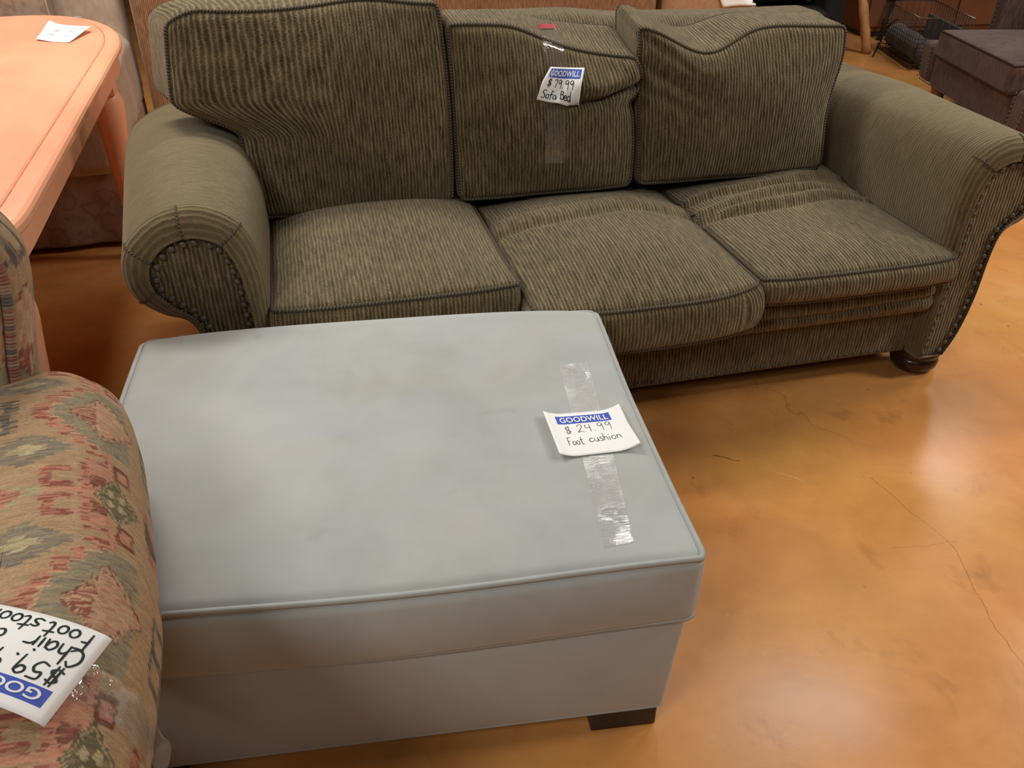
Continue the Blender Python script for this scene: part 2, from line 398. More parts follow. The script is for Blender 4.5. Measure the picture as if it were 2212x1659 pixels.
# painted table
m, nt, b = newmat('peach_painted_wood'); M_PEACH = m
tc = N(nt, 'ShaderNodeTexCoord').outputs['Object']
f = noise(nt, vmul(nt, tc, (2.5, 1.2, 2.5)), 1.0, 4, 0.6, 0.5)
c1 = ramp(nt, f, [(0.3, (0.80, 0.33, 0.185)), (0.5, (0.86, 0.40, 0.235)), (0.7, (0.88, 0.44, 0.27))])
wn = noise(nt, vmul(nt, tc, (26, 14, 60)), 1.0, 4, 0.7)
c1 = mixc(nt, math_(nt, 'MULTIPLY', ramp(nt, wn, [(0.70, (0, 0, 0)), (0.76, (1, 1, 1))]), 0.5), c1, (0.42, 0.16, 0.08))
L(nt, c1, b.inputs['Base Color']); b.inputs['Roughness'].default_value = 0.38
M_GROOVE = simple('worn_paint_groove', (0.50, 0.17, 0.085), 0.6, 0.3, 0, 0.3, 25)

def cloth(name, dark, light, sx=300, sy=300, rough=0.9, bs=0.3, big=0.25, sh=0.15):
    m, nt, b = newmat(name); uv = N(nt, 'ShaderNodeUVMap').outputs[0]
    f = noise(nt, vmul(nt, uv, (sx, sy, 1)), 1.0, 2, 0.6)
    g = noise(nt, vmul(nt, uv, (6, 6, 1)), 1.0, 3)
    f2 = math_(nt, 'MULTIPLY_ADD', math_(nt, 'SUBTRACT', g, 0.5), big * 2, f)
    L(nt, ramp(nt, f2, [(0.3, dark), (0.7, light)]), b.inputs['Base Color'])
    b.inputs['Roughness'].default_value = rough; b.inputs['Specular IOR Level'].default_value = 0.2
    sheen(b, sh); bump(nt, b, f, bs, 0.002); return m
M_RUST = corduroy('rust_tweed', (0.14, 0.062, 0.030), (0.27, 0.130, 0.066), (0.39, 0.21, 0.120), 0.0085, 0.4)
M_MAROON = cloth('maroon_chenille', (0.034, 0.018, 0.014), (0.115, 0.062, 0.048), 150, 16, 0.9, 0.5)
M_MAROONP = simple('maroon_piping', (0.03, 0.013, 0.012), 0.8, 0.3)
M_TAN = cloth('tan_leather', (0.36, 0.19, 0.10), (0.46, 0.25, 0.14), 60, 60, 0.5, 0.1, 0.2, 0.0)
M_BLACKCLOTH = cloth('black_cloth', (0.003, 0.003, 0.003), (0.012, 0.011, 0.011), 90, 90, 0.7, 0.5, 0.3, 0.02)
M_CABINET = simple('red_brown_wood_panel', (0.135, 0.048, 0.020), 0.5, 0.4, 0, 0.25, 3)
M_POST = simple('knotty_pine', (0.40, 0.19, 0.07), 0.55, 0.4, 0, 0.35, 9)
M_WIRE = simple('black_wire', (0.03, 0.026, 0.024), 0.35, 0.5, 0.7, 0.2, 30)
M_WIREL = simple('steel_rim_wire', (0.28, 0.22, 0.17), 0.35, 0.5, 0.8, 0.2, 30)
M_ROLL = cloth('dark_brown_blanket', (0.035, 0.024, 0.022), (0.10, 0.075, 0.07), 60, 60, 0.6, 0.3)
M_DARKGREY = cloth('basket_shade_grey', (0.03, 0.024, 0.022), (0.06, 0.05, 0.045), 20, 90, 0.7, 0.2)  # dark colour standing in for shade inside the wire basket
M_LEGW = simple('brown_turned_wood', (0.22, 0.09, 0.03), 0.4, 0.5, 0, 0.3, 12)
M_WALL = simple('brown_wall_paint', (0.11, 0.055, 0.03), 0.8, 0.3, 0, 0.1, 2)
# floral
m, nt, b = newmat('faded_floral_fabric'); M_FLORAL = m
uv = N(nt, 'ShaderNodeUVMap').outputs[0]
vo = N(nt, 'ShaderNodeTexVoronoi'); vo.inputs['Scale'].default_value = 1.0
nn = N(nt, 'ShaderNodeTexNoise'); nn.inputs['Scale'].default_value = 14; nn.inputs['Detail'].default_value = 3; L(nt, uv, nn.inputs['Vector'])
ad = N(nt, 'ShaderNodeVectorMath', operation='ADD'); L(nt, vmul(nt, uv, (13, 13, 1)), ad.inputs[0])
s2 = N(nt, 'ShaderNodeVectorMath', operation='SCALE'); L(nt, nn.outputs['Color'], s2.inputs[0]); s2.inputs['Scale'].default_value = 1.6
L(nt, s2.outputs[0], ad.inputs[1]); L(nt, ad.outputs[0], vo.inputs['Vector'])
fl = ramp(nt, vo.outputs['Distance'], [(0.0, (0.36, 0.25, 0.19)), (0.32, (0.34, 0.235, 0.175)), (0.42, (0.25, 0.17, 0.125)), (0.60, (0.34, 0.25, 0.18)), (1.0, (0.38, 0.28, 0.21))])
L(nt, fl, b.inputs['Base Color']); b.inputs['Roughness'].default_value = 0.85; b.inputs['Specular IOR Level'].default_value = 0.2
M_CREAM = cloth('cream_slipcover', (0.37, 0.27, 0.19), (0.47, 0.36, 0.27), 30, 14, 0.85, 0.2, 0.3)
# tapestry (woven picture stored per vertex as the yarn's own colour)
m, nt, b = newmat('kilim_tapestry'); M_KILIM = m
at = N(nt, 'ShaderNodeAttribute'); at.attribute_name = 'Col'
uv = N(nt, 'ShaderNodeUVMap').outputs[0]
f = noise(nt, vmul(nt, uv, (260, 900, 1)), 1.0, 2, 0.7)
c1 = mixc(nt, 1.0, at.outputs['Color'], ramp(nt, f, [(0.3, (0.72, 0.70, 0.68)), (0.7, (1.16, 1.16, 1.16))]), 'MULTIPLY')
L(nt, c1, b.inputs['Base Color']); b.inputs['Roughness'].default_value = 0.92; b.inputs['Specular IOR Level'].default_value = 0.15
bump(nt, b, f, 0.35, 0.0012)

# ------------------------------------------------------------------ setting
mb = MB(); mb.add([(-7, -4, 0), (9, -4, 0), (9, 9.6, 0), (-7, 9.6, 0)], [[0, 1, 2, 3]])
setp(mb.build('floor', M_FLOOR), kind='structure')
mb = MB(); box(mb, (1, 9.7, 1.5), (8, 0.08, 1.5), 0.01)
setp(mb.build('wall_back', M_WALL), kind='structure')
mb = MB(); box(mb, (-7.08, 2.8, 1.5), (0.08, 6.8, 1.5), 0.01)
setp(mb.build('wall_left', M_WALL), kind='structure')
mb = MB(); box(mb, (9.08, 2.8, 1.5), (0.08, 6.8, 1.5), 0.01)
setp(mb.build('wall_right', M_WALL), kind='structure')
SURF = {}
def keep(name, V, F, frame):
    SURF[name] = BVHTree.FromPolygons(tow(V, frame).tolist(), [list(map(int, f)) for f in F])

def gauss(x, s): return np.exp(-(x / s) ** 2)
def bell(q, p=2.0): return np.clip(1 - np.abs(q) ** p, 0, 1)
def sstep(x, a, b): t = np.clip((x - a) / (b - a), 0, 1); return t * t * (3 - 2 * t)

# ------------------------------------------------------------------ sofa
sofa = empty('sofa', 'S', label='long olive green ribbed three-seat sofa with rolled nailhead arms', cat='sofa')
# base frame
def d_base(P, q):
    P = P.copy(); P[:, 1] -= 0.006 * bell(q[:, 2]) * (q[:, 1] < 0); return P
V, F, U, *_ = softbox((0.0, 0.47, 0.155), (0.90, 0.47, 0.08), 0.012, (60, 10, 8), d_base)
base = mesh_obj('base', V, F, M_CORD, sofa, U)
def d_deck(P, q):
    P = P.copy(); fr = sstep(-q[:, 1], 0.5, 1.0)
    P[:, 1] -= fr * (0.030 * bell(q[:, 2]) - 0.014 * gauss(P[:, 2] - 0.283 - 0.006 * np.sin(P[:, 0] * 9), 0.008))
    return P
V, F, U, *_ = softbox((0.0, 0.30, 0.285), (0.883, 0.345, 0.058), 0.025, (70, 10, 14), d_deck)
mesh_obj('seat_deck', V, F, M_CORD, sofa, U)
# back frame
def d_back(P, q):
    P = P.copy(); t = sstep(P[:, 2], 0.3, 0.95); P[:, 1] += 0.10 * t
    P[:, 2] += (0.011 - 0.020 * sstep(P[:, 0], 0.05, 0.30) - 0.008 * sstep(P[:, 0], 0.3, 0.7)) * (q[:, 2] > 0.5); return P
V, F, U, *_ = softbox((0.0, 0.82, 0.49), (0.99, 0.115, 0.405), 0.07, (60, 8, 24), d_back, 5)
mesh_obj('back_frame', V, F, M_CORD, sofa, U); keep('backframe', V, F, 'S')

# arms
PROF = [(0.0, 0.08, .010), (0.0, 0.20, .022), (0.0, 0.34, .032), (-.004, 0.50, .042), (0.002, 0.59, .048), (.028, 0.665, .055), (.085, 0.705, .058), (.15, 0.712, .058),
        (.215, 0.69, .058), (.268, 0.64, .06), (.288, 0.575, .06), (.272, 0.515, .056), (.225, 0.472, .045), (.172, 0.448, .024), (.153, 0.38, .014), (.148, 0.26, .014), (.128, 0.15, .014), (.095, 0.08, .010)]
def make_arm(sg):
    root = None
    P = np.array(PROF); cc = catmull(P, 6, False)
    n = len(cc)
    uz = cc[:, :2]; pad = cc[:, 2]
    T = np.gradient(uz, axis=0); T /= np.linalg.norm(T, axis=1, keepdims=True)
    Nn = np.stack([T[:, 1], -T[:, 0]], 1)      # inward normal (profile runs inner -> top -> outer)
    YF = -0.045; LIP = 0.045
    arcl = np.concatenate([[0], np.cumsum(np.linalg.norm(np.diff(uz, axis=0), axis=1))])
    X0 = 0.885
    def sect(y, ins):
        s = uz + Nn * (pad * ins)[:, None]
        flare = 0.42 * np.clip(y, 0, 0.9) * sstep(s[:, 1], 0.40, 0.55) * np.clip(s[:, 0] / 0.29, 0, 1.2) * 0.29
        s = s.copy(); s[:, 0] += flare
        s[:, 1] += -0.02 * sstep(y, 0.5, 0.95) * sstep(s[:, 1], 0.5, 0.7)
        return np.stack([sg * (X0 + s[:, 0]), np.full(n, y), s[:, 1]], 1)
    secs = []; ys = []
    for a in np.linspace(90, 0, 9):
        secs.append(sect(YF + LIP * (1 - math.sin(math.radians(a))) - 0.012, 1 - math.cos(math.radians(a)))); ys.append(YF - LIP * math.sin(math.radians(a)))
    secs = [sect(YF - 0.010 + LIP * (1 - math.sin(math.radians(a))), 1 - math.cos(math.radians(a))) for a in np.linspace(90, 0, 9)]
    # front ring: inset 1 at the panel, 0 on the body
    secs = [sect(YF - 0.012 + LIP * (1 - math.cos(math.radians(a))), 1 - math.sin(math.radians(a))) for a in np.linspace(0, 90, 9)]
    ylast = YF - 0.012 + LIP
    vs = list(np.linspace(0, LIP * 1.2, 9))
    for y in np.linspace(ylast + 0.02, 0.97, 26):
        secs.append(sect(y, 0.0)); vs.append(y - YF + 0.02)
    V = np.concatenate(secs); m_ = len(secs); F = []; U = []
    for i in range(m_ - 1):
        for k in range(n - 1):
            f = [i * n + k, i * n + k + 1, (i + 1) * n + k + 1, (i + 1) * n + k]
            uvq = [(vs[i], arcl[k]), (vs[i], arcl[k + 1]), (vs[i + 1], arcl[k + 1]), (vs[i + 1], arcl[k])]
            if sg < 0: f = f[::-1]; uvq = uvq[::-1]
            F.append(f); U += uvq
    # underside and back closure
    bi = [i * n for i in range(m_)]; bo = [i * n + n - 1 for i in range(m_)]
    for i in range(m_ - 1):
        F.append([bi[i], bi[i + 1], bo[i + 1], bo[i]] if sg > 0 else [bo[i], bo[i + 1], bi[i + 1], bi[i]]); U += [(0, 0)] * 4
    F.append(list(range((m_ - 1) * n, m_ * n))); U += [(0, 0)] * n
    arm = mesh_obj('arm', V, F, M_ARM, sofa, U); keep('arm%d' % sg, V, F, 'S')
    # flat front panel
    pan = sect(YF, 1.0); V2 = np.concatenate([pan, sect(YF + 0.05, 1.0)])
    F2 = [list(range(n)) if sg > 0 else list(range(n))[::-1]]
    # inset face as fan of strips pairing inner and outer sides keeps it planar
    U2 = [(pan[k][0], pan[k][2]) for k in F2[0]]
    for k in range(n):
        k2 = (k + 1) % n; f = [k, n + k, n + k2, k2]; F2.append(f if sg > 0 else f[::-1]); U2 += [(0, 0)] * 4
    panel = mesh_obj('front_panel', V2, F2, M_CORD, arm, U2, smooth=False)
    # seam cord round the panel
    mbp = MB(); tube(mbp, sect(YF - 0.006, 0.93)[::2], 0.0045, 6); mbp.build('seam_cord', M_PIPE, arm)
    # miter seams on the padded lip
    mbp = MB()
    for k in (int(n * .30), int(n * .41), int(n * .53), int(n * .66)):
        line = [secs[i][k] for i in range(0, 9)]
        cen = np.array([sg * (X0 + .14), 0.2, .58]); line = [p + (p - cen) / np.linalg.norm(p - cen) * 0.0005 for p in line]
        tube(mbp, line, 0.0028, 5)
    mbp.build('stitching', M_PIPE, arm)
    # nailheads
    path = sect(YF - 0.006, 1.0); ins = path.copy()
    nin = uz + Nn * (pad + 0.012)[:, None]
    L2 = np.concatenate([[0], np.cumsum(np.linalg.norm(np.diff(nin, axis=0), axis=1))])
    mbn = MB(); cnt = int(L2[-1] / 0.0262)
    for d in np.linspace(0.01, L2[-1] - 0.01, cnt):
        d2 = d + random.uniform(-.003, .003)
        u = np.interp(d2, L2, nin[:, 0]); z = np.interp(d2, L2, nin[:, 1])
        nail(mbn, (sg * (X0 + u), YF - 0.003, z), 0.0082)
    mbn.build('nailhead_trim', M_NAIL, arm)
    return arm
def nail(mbn, c, r, seg=10):
    rings = [(1.0, 0.0), (0.9, 0.4), (0.62, 0.72), (0.25, 0.86)]
    V = []; a = np.linspace(0, 2 * PI, seg, endpoint=False)
    for rr, dd in rings:
        for t in a: V.append((c[0] + r * rr * math.cos(t), c[1] - r * dd, c[2] + r * rr * math.sin(t)))
    F = [[i * seg + k, i * seg + (k + 1) % seg, (i + 1) * seg + (k + 1) % seg, (i + 1) * seg + k] for i in range(3) for k in range(seg)]
    F.append(list(range(3 * seg, 4 * seg)))
    mbn.add(V, F)
make_arm(-1); make_arm(1)
# bottom nail row
mbn = MB()
for x in np.arange(-0.87, 0.88, 0.026): nail(mbn, (x + random.uniform(-.002, .002), -0.003, 0.094), 0.0065)
mbn.build('nailhead_trim', M_NAIL, base)
# feet
for x, y in ((-0.955, 0.03), (0.955, 0.03), (-0.955, 0.88), (0.955, 0.88)):
    mbf = MB(); lathe(mbf, [(0.035, 0.0), (0.055, 0.004), (0.066, 0.018), (0.069, 0.034), (0.066, 0.045), (0.061, 0.049), (0.068, 0.053), (0.07, 0.064), (0.064, 0.078), (0.05, 0.088)], (x, y, 0), 28)
    mbf.build('foot', M_DWOOD, sofa)

def piping(name, parent, loops, r=0.0048, mat=None):
    mbp = MB()
    for lp in loops: tube(mbp, lp, r, 7, closed=True)
    return mbp.build(name, mat or M_PIPE, parent)

# seat cushions
def seat(cx0, cx1, y0, y1, zt, th, crown, kind):
    hx, hy = (cx1 - cx0) / 2, (y1 - y0) / 2
    c = ((cx0 + cx1) / 2, (y0 + y1) / 2, zt - th / 2)
    def d(P, q):
        P = P.copy(); up = (q[:, 2] + 1) / 2
        P[:, 2] += up * crown * np.clip(bell(q[:, 0], 2.6), 0, 1) * bell(q[:, 1], 3.0)
        fr = q[:, 1] < -0.3
        fw = sstep(-q[:, 1], 0.4, 1.0)
        P[:, 1] -= fw * (0.016 * bell(q[:, 2]) + 0.018 * bell(q[:, 0], 4))
        x, y = P[:, 0], P[:, 1]
        if kind == 'L':
            P[:, 2] += up * (0.022 * sstep(y, 0.1, 0.5) * bell(q[:, 0], 4)) + up * 0.012 * fw
            P[:, 0] += 0.012 * np.sin(q[:, 1] * 3) * bell(q[:, 2])
        if kind == 'M':
            ln = 0.285 + 0.05 * (x) + 0.012 * np.sin(x * 17)
            P[:, 2] += up * (-0.010 * gauss(y - ln, 0.014) + 0.012 * gauss(y - ln - 0.06, 0.05) - 0.006 * gauss(y - ln - 0.1, 0.012))
            P[:, 1] -= fw * (0.022 * bell(q[:, 0], 3))
            P[:, 2] -= fw * 0.012 * up * bell(q[:, 0], 4)
            P[:, 2] -= fw * 0.012 * (1 - up)
            P[:, 0] += 0.018 * bell(q[:, 2]) * sstep(-y, -0.1, 0.15) * np.sign(q[:, 0]) * (np.abs(q[:, 0]) > .8)
        if kind == 'R':
            for (yy, sl, ww, dd) in ((0.262, 0.045, 0.010, 0.017), (0.315, 0.075, 0.010, 0.014), (0.395, 0.09, 0.012, 0.010)):
                ln = yy + sl * (x - 0.6) + 0.014 * np.sin(x * 13 + yy * 40)
                fade = 1.0 - 0.55 * sstep(x, 0.75, 0.88)
                P[:, 2] += up * fade * (-dd * gauss(y - ln, ww) + 0.9 * dd * gauss(y - ln - 0.026, 0.018))
            P[:, 2] -= up * 0.018 * gauss(y - 0.14, 0.16) * bell(q[:, 0], 3)
            P[:, 2] += up * 0.03 * sstep(y, 0.3, 0.55) * sstep(x, 0.45, 0.75)
        return P
    V, F, U, edge, q, *_ = softbox(c, (hx, hy, th / 2), 0.022, (64, 70, 10), d, 4)
    o = mesh_obj('seat_cushion', V, F, M_CORD, sofa, U + np.array([c[0], 0]) * 0.37)
    piping('piping', o, [edge(2, 1, 0.002, 40), edge(2, -1, 0.002, 40)])
    return o
seat(-0.884, -0.297, -0.052, 0.60, 0.455, 0.115, 0.040, 'L')
seat(-0.292, 0.302, -0.120, 0.60, 0.430, 0.125, 0.055, 'M')
seat(0.308, 0.884, -0.105, 0.60, 0.430, 0.080, 0.050, 'R')

# back cushions
def backc(x0, x1, z0, z1, yb, th, lean, kind, bulge=0.06):
    c = ((x0 + x1) / 2, yb + th / 2, (z0 + z1) / 2)
    def d(P, q):
        P = P.copy(); x = P[:, 0].copy(); z = P[:, 2].copy()
        qx, qy, qz = q[:, 0], q[:, 1], q[:, 2]
        fr = sstep(-qy, -1.0, 1.0); top = sstep(qz, -0.2, 1.0)
        P[:, 1] -= fr * bulge * bell(qx, 2.5) * bell(qz * 0.97 + 0.03, 2.2)
        if kind == 'L':
            P[:, 2] += top * (0.008 * np.sin(qx * 4.5 + 0.5))
            P[:, 0] += -0.155 * sstep(z, 0.69, 0.80) * sstep(-qx, 0.0, 1.0) - 0.02 * bell(qz) * sstep(-qx, .5, 1) 
            P[:, 2] += -0.03 * sstep(-qx, .75, 1) * top
            P[:, 0] -= 0.055 * sstep(qy, -1.0, 1.0) * sstep(-qx, 0.2, 1.0) * sstep(z, 0.66, 0.8)
            P[:, 0] += 0.012 * bell(qz * 1.0, 2) * sstep(qx, .6, 1)
        if kind == 'M':
            zt = -0.005 * bell(qx) - 0.100 * sstep(qx, -0.85, 1.0) + 0.012 * gauss(qx + .3, .3)
            back = sstep(qy, -1.0, 1.0)
            P[:, 2] += top * (zt + (0.006 + 0.040 * sstep(qx, -0.7, 0.7)) * back)
            # heavy fold low on the right
            cz = 0.735 + 0.035 * qx + 0.06 * (qx > 0.6) * (qx - 0.6) / .4
            wgt = sstep(qx, 0.05, 0.55) * fr
            P[:, 1] += wgt * (0.030 * gauss(z - cz, 0.017) - 0.030 * gauss(z - cz - 0.08, 0.065) - 0.012 * gauss(z - cz + 0.06, 0.05))
            P[:, 0] += 0.030 * sstep(qx, 0.3, 1.0) * gauss(z - 0.85, 0.085) - 0.010 * sstep(qx, 0.5, 1.0) * gauss(z - 0.73, 0.03) + 0.012 * sstep(qx, 0.3, 1.0) * gauss(z - 0.6, 0.1)
            w2 = sstep(-qx, 0.1, 0.8) * fr
            P[:, 1] += w2 * 0.005 * (gauss(z - 0.86 - 0.10 * qx, 0.018) + gauss(z - 0.78 - 0.13 * qx, 0.018))
        if kind == 'R':
            dip = -0.075 * gauss(x - 0.39, 0.13) - 0.035 * sstep(x, 0.25, 0.9)
            P[:, 2] += top * (dip + (0.030 - 0.024 * sstep(x, 0.40, 0.62)) * sstep(qy, -1.0, 1.0))
            P[:, 1] -= fr * 0.03 * gauss(x - 0.40, 0.12) * gauss(z - 0.9, 0.09)
            P[:, 0] += 0.045 * sstep(qx, 0.2, 1) * sstep(z, 0.6, 0.85)
            w2 = sstep(-qx, 0.2, 0.9) * fr
            P[:, 1] += w2 * 0.007 * (gauss(z - 0.80 + 0.10 * qx, 0.016) + gauss(z - 0.70 + 0.12 * qx, 0.018) + gauss(z - 0.62 + .14 * qx, .018))
        P[:, 1] += lean * (P[:, 2] - z0)
        # ripple of loosely stuffed fabric
        P[:, 1] += fr * 0.004 * np.sin(x * 19 + z * 7) * np.sin(z * 16 - x * 5)
        return P
    V, F, U, edge, q, *_ = softbox(c, ((x1 - x0) / 2, th / 2, (z1 - z0) / 2), 0.03, (70, 14, 70), d, 5)
    o = mesh_obj('back_cushion', V, F, M_CORD, sofa, U + np.array([c[0], 0]))
    piping('piping', o, [edge(1, -1, 0.002, 40), edge(1, 1, 0.002, 40)])
    keep('bc' + kind, V, F, 'S')
backc(-0.905, -0.362, 0.475, 1.005, 0.47, 0.20, 0.20, 'L')
backc(-0.352, 0.178, 0.475, 0.945, 0.47, 0.19, 0.20, 'M', 0.05)
backc(0.192, 0.815, 0.475, 0.925, 0.47, 0.20, 0.20, 'R')

# ------------------------------------------------------------------ ottoman
ott = empty('ottoman', 'O', label='large pale grey stained suede ottoman in front of the green sofa', cat='ottoman')
OW, OD = 1.004, 0.782
def d_oc(P, q):
    P = P.copy(); up = (q[:, 2] + 1) / 2
    P[:, 2] += up * (0.026 * bell(q[:, 0], 3.2) * np.where(q[:, 1] > 0, bell(q[:, 1], 14), bell(q[:, 1], 3.2)) + 0.010 * gauss(q[:, 1] - .93, .07) * bell(q[:, 0], 10) + 0.024 * sstep(q[:, 1], 0.1, 1.0))
    sd = bell(q[:, 2], 2)
    P[:, 1] += np.sign(q[:, 1]) * sstep(np.abs(q[:, 1]), .8, 1) * 0.014 * sd * bell(q[:, 0], 6)
    P[:, 0] += np.sign(q[:, 0]) * sstep(np.abs(q[:, 0]), .8, 1) * 0.012 * sd * bell(q[:, 1], 6)
    P[:, 2] += 0.006 * np.sin(P[:, 0] * 7 + 1) * sstep(-q[:, 1], .5, 1) 
    P[:, 2] -= (0.010 * sstep(q[:, 0], -1, 1)) * (1 - up) * sstep(-q[:, 1], .0, 1) * 0
    return P
V, F, U, edge, *_ = softbox((OW / 2, OD / 2, 0.352), (OW / 2, OD / 2, 0.073), 0.024, (70, 60, 14), d_oc, 5)
oc = mesh_obj('top_cushion', V, F, M_GREY, ott, U); keep('ott', V, F, 'O')
piping('piping', oc, [edge(2, 1, 0.003, 50), edge(2, -1, 0.001, 50)], 0.0052, M_GREYPIPE)
def d_ob(P, q):
    P = P.copy(); sd = bell(q[:, 2], 2)
    P[:, 1] += np.sign(q[:, 1]) * sstep(np.abs(q[:, 1]), .8, 1) * 0.010 * sd * bell(q[:, 0], 8)
    P[:, 0] -= sstep(q[:, 0], .8, 1) * 0.020 * (1 - q[:, 2]) / 2
    return P
V, F, U, edge, *_ = softbox((OW / 2, OD / 2, 0.166), (OW / 2 - 0.010, OD / 2 - 0.016, 0.116), 0.014, (60, 50, 14), d_ob, 4)
ob = mesh_obj('base', V, F, M_GREY, ott, U)
piping('piping', ob, [edge(2, -1, 0.0, 50)], 0.004, M_GREYPIPE)
for x in (0.075, OW - 0.105):
    for y in (0.075, OD - 0.085):
        mbf = MB(); box(mbf, (x + .005, y, 0.026), (0.06, 0.055, 0.026), 0.004); mbf.build('leg', M_BLACKLEG, ott)

# ------------------------------------------------------------------ tapestry armchair
TAN = np.array((.46, .30, .165)); SAL = np.array((.55, .235, .15)); RED = np.array((.31, .085, .065)); GRY = np.array((.235, .19, .15))
DRK = np.array((.115, .10, .085)); GRN = np.array((.31, .265, .165)); YEL = np.array((.50, .42, .23)); BRN = np.array((.20, .07, .05)); OLI = np.array((.15, .125, .07))
def kilim(U, V):
    P = 0.366
    U = np.asarray(U, float).copy(); V = np.asarray(V, float).copy()
    row = np.floor(V / 0.0019)
    h = lambda a: (np.sin(a * 127.1 + 3.7) * 43758.5453) % 1.0
    U += (h(row) - 0.5) * 0.0075                        # weft jitter gives the stepped woven edges
    ss = np.floor(U / 0.016 + h(row * 3.3) * 7)
    rnd = h(ss * 17.3 + row * 5.1)
    ph = (V + P / 2) % P - P / 2
    v = np.abs(ph); w_ = 0.183 - v
    col = np.tile(TAN, (len(U), 1))
    def put(m, c): col[m] = c
    def zone(d): return rnd > d
    rep = 0.30
    Uo = (U + 0.12) % rep - 0.12
    U = Uo
    # stepped surround of the leaf
    def stepd(U, off): return np.select([U < 0.008 + off, U < 0.026 + off, U < 0.046 + off, U < 0.075 + off], [0.016, 0.036, 0.056, 0.074], 0.082)
    put((U > -0.026) & (U < 0.10) & (v < stepd(U, -0.018) + .006), SAL)
    put((U > -0.026) & (U < 0.10) & (v < stepd(U, -0.018) + .006) & zone(0.62), RED)
    put((U > -0.004) & (U < 0.15) & (v < stepd(U, 0.0) + .003), TAN * 1.25)
    put((U > 0.0) & (U < 0.15) & (v < stepd(U, 0.002)), GRN)
    put((U > 0.0) & (U < 0.15) & (v < stepd(U, 0.002)) & zone(0.78), GRY)
    # leaf
    lh = np.interp(U, [0.022, 0.04, 0.06, 0.085, 0.105, 0.125, 0.15, 0.165], [0, 0.012, 0.026, 0.050, 0.046, 0.034, 0.012, 0])
    lh = lh + 0.005 * np.sign(np.sin(U * 420)) * (U > .05) * (U < .15)
    ins = (U > 0.022) & (U < 0.165)
    put(ins & (v < lh + 0.004), BRN * 1.1)
    put(ins & (v < lh), np.array((.56, .34, .21)))
    put(ins & (v < lh) & zone(0.80), SAL)
    put(ins & (U < 0.072) & (v < lh * 0.8) & (rnd > 0.35), RED)
    # bracket motif
    def brk(u0, u1, w0, w1, t, c, openr=True):
        o = (U > u0) & (U < u1) & (w_ > w0) & (w_ < w1)
        i = (U > u0 + t) & (w_ > w0 + t * .9) & (w_ < w1 - t * .9)
        put(o & ~i, c); put(o & ~i & zone(.66), RED if c is SAL else SAL)
    brk(-0.012, 0.026, 0.006, 0.050, 0.014, RED)
    brk(0.036, 0.052, 0.004, 0.060, 0.02, SAL)
    put((U > 0.052) & (U < 0.094) & (w_ > 0.003) & (w_ < 0.060), SAL)
    tri = (U > 0.056) & (U < 0.092) & (w_ > 0.010 + (U - .056) * .45) & (w_ < 0.038)
    put(tri, BRN); put(tri & zone(.7), RED)
    o = (U > 0.044) & (U < 0.108) & (w_ > 0.062) & (w_ < 0.092)
    i = (U > 0.044) & (U < 0.090) & (w_ > 0.071) & (w_ < 0.083)
    put(o & ~i, SAL); put(o & ~i & zone(.5), RED)
    put((np.abs(w_) < 0.0045) & (U > -0.02) & (U < 0.08), SAL * 1.1)
    put((U > 0.096) & (U < 0.106) & (w_ < 0.10), SAL * 1.05)
    put((U > 0.108) & (U < 0.15) & (w_ < 0.085), TAN); put((U > 0.110) & (U < 0.145) & (w_ > 0.045) & (w_ < 0.08), BRN)
    put((U > 0.118) & (U < 0.140) & (w_ > 0.052) & (w_ < 0.072), SAL)
    dd = np.abs(U - 0.112) * 1.0 + np.abs(w_) * 1.1
    put(dd < 0.052, OLI); put((dd < 0.046), YEL * .8); put(dd < 0.042, OLI)
    pet = np.minimum.reduce([np.hypot((U - .112 - a) * 1.0, (w_ - bb)) for a, bb in ((0.012, 0.010), (-0.012, 0.010), (0.012, -0.01), (-0.012, -0.01))])
    put(pet < 0.0075, YEL)
    # grey stepped cross diamond
    cv = np.abs(v - 0.0905)
    qs = 0.007
    dm = np.floor(np.abs(U + 0.030) / 0.011) * 0.011 / 0.055 + np.floor(cv / qs) * qs / 0.034
    put(dm < 0.95, GRY); put((dm < .95) & zone(.7), GRN)
    cr = ((np.abs(U + 0.03) < 0.020) & (cv < 0.005)) | ((np.abs(U + 0.03) < 0.008) & (cv < 0.013))
    put(cr, YEL)
    # dark diamond with stepped salmon halo
    dm = np.floor(np.abs(U + 0.105) / 0.012) * 0.012 / 0.085 + np.floor(w_ / 0.009) * 0.009 / 0.055
    put(dm < 1.0, YEL * .85); put(dm < 0.82, SAL); put((dm < .82) & zone(.7), RED)
    put((np.abs(U + 0.105) / 0.045 + w_ / 0.028) < 1, DRK)
    # dark frames beside the leaf
    o = (U > -0.105) & (U < -0.045) & (v < 0.046); i = (U > -0.095) & (U < -0.058) & (v < 0.034) & (v > 0.008)
    put(o & ~i, DRK); put(o & ~i & zone(.6), GRY)
    # abrash: horizontal yarn streaks
    k = (0.82 + 0.34 * h(ss * 3.1 + row * 9.7))[:, None]
    mixm = (h(ss * 7.7 + row * 2.9) > 0.80)[:, None]
    col = np.where(mixm, col * 0.6 + TAN * 0.4, col) * k
    g_ = col.mean(1, keepdims=True); col = (col * 0.88 + g_ * 0.06 + TAN * 0.06) * 0.90
    return np.clip(col, 0, 1)

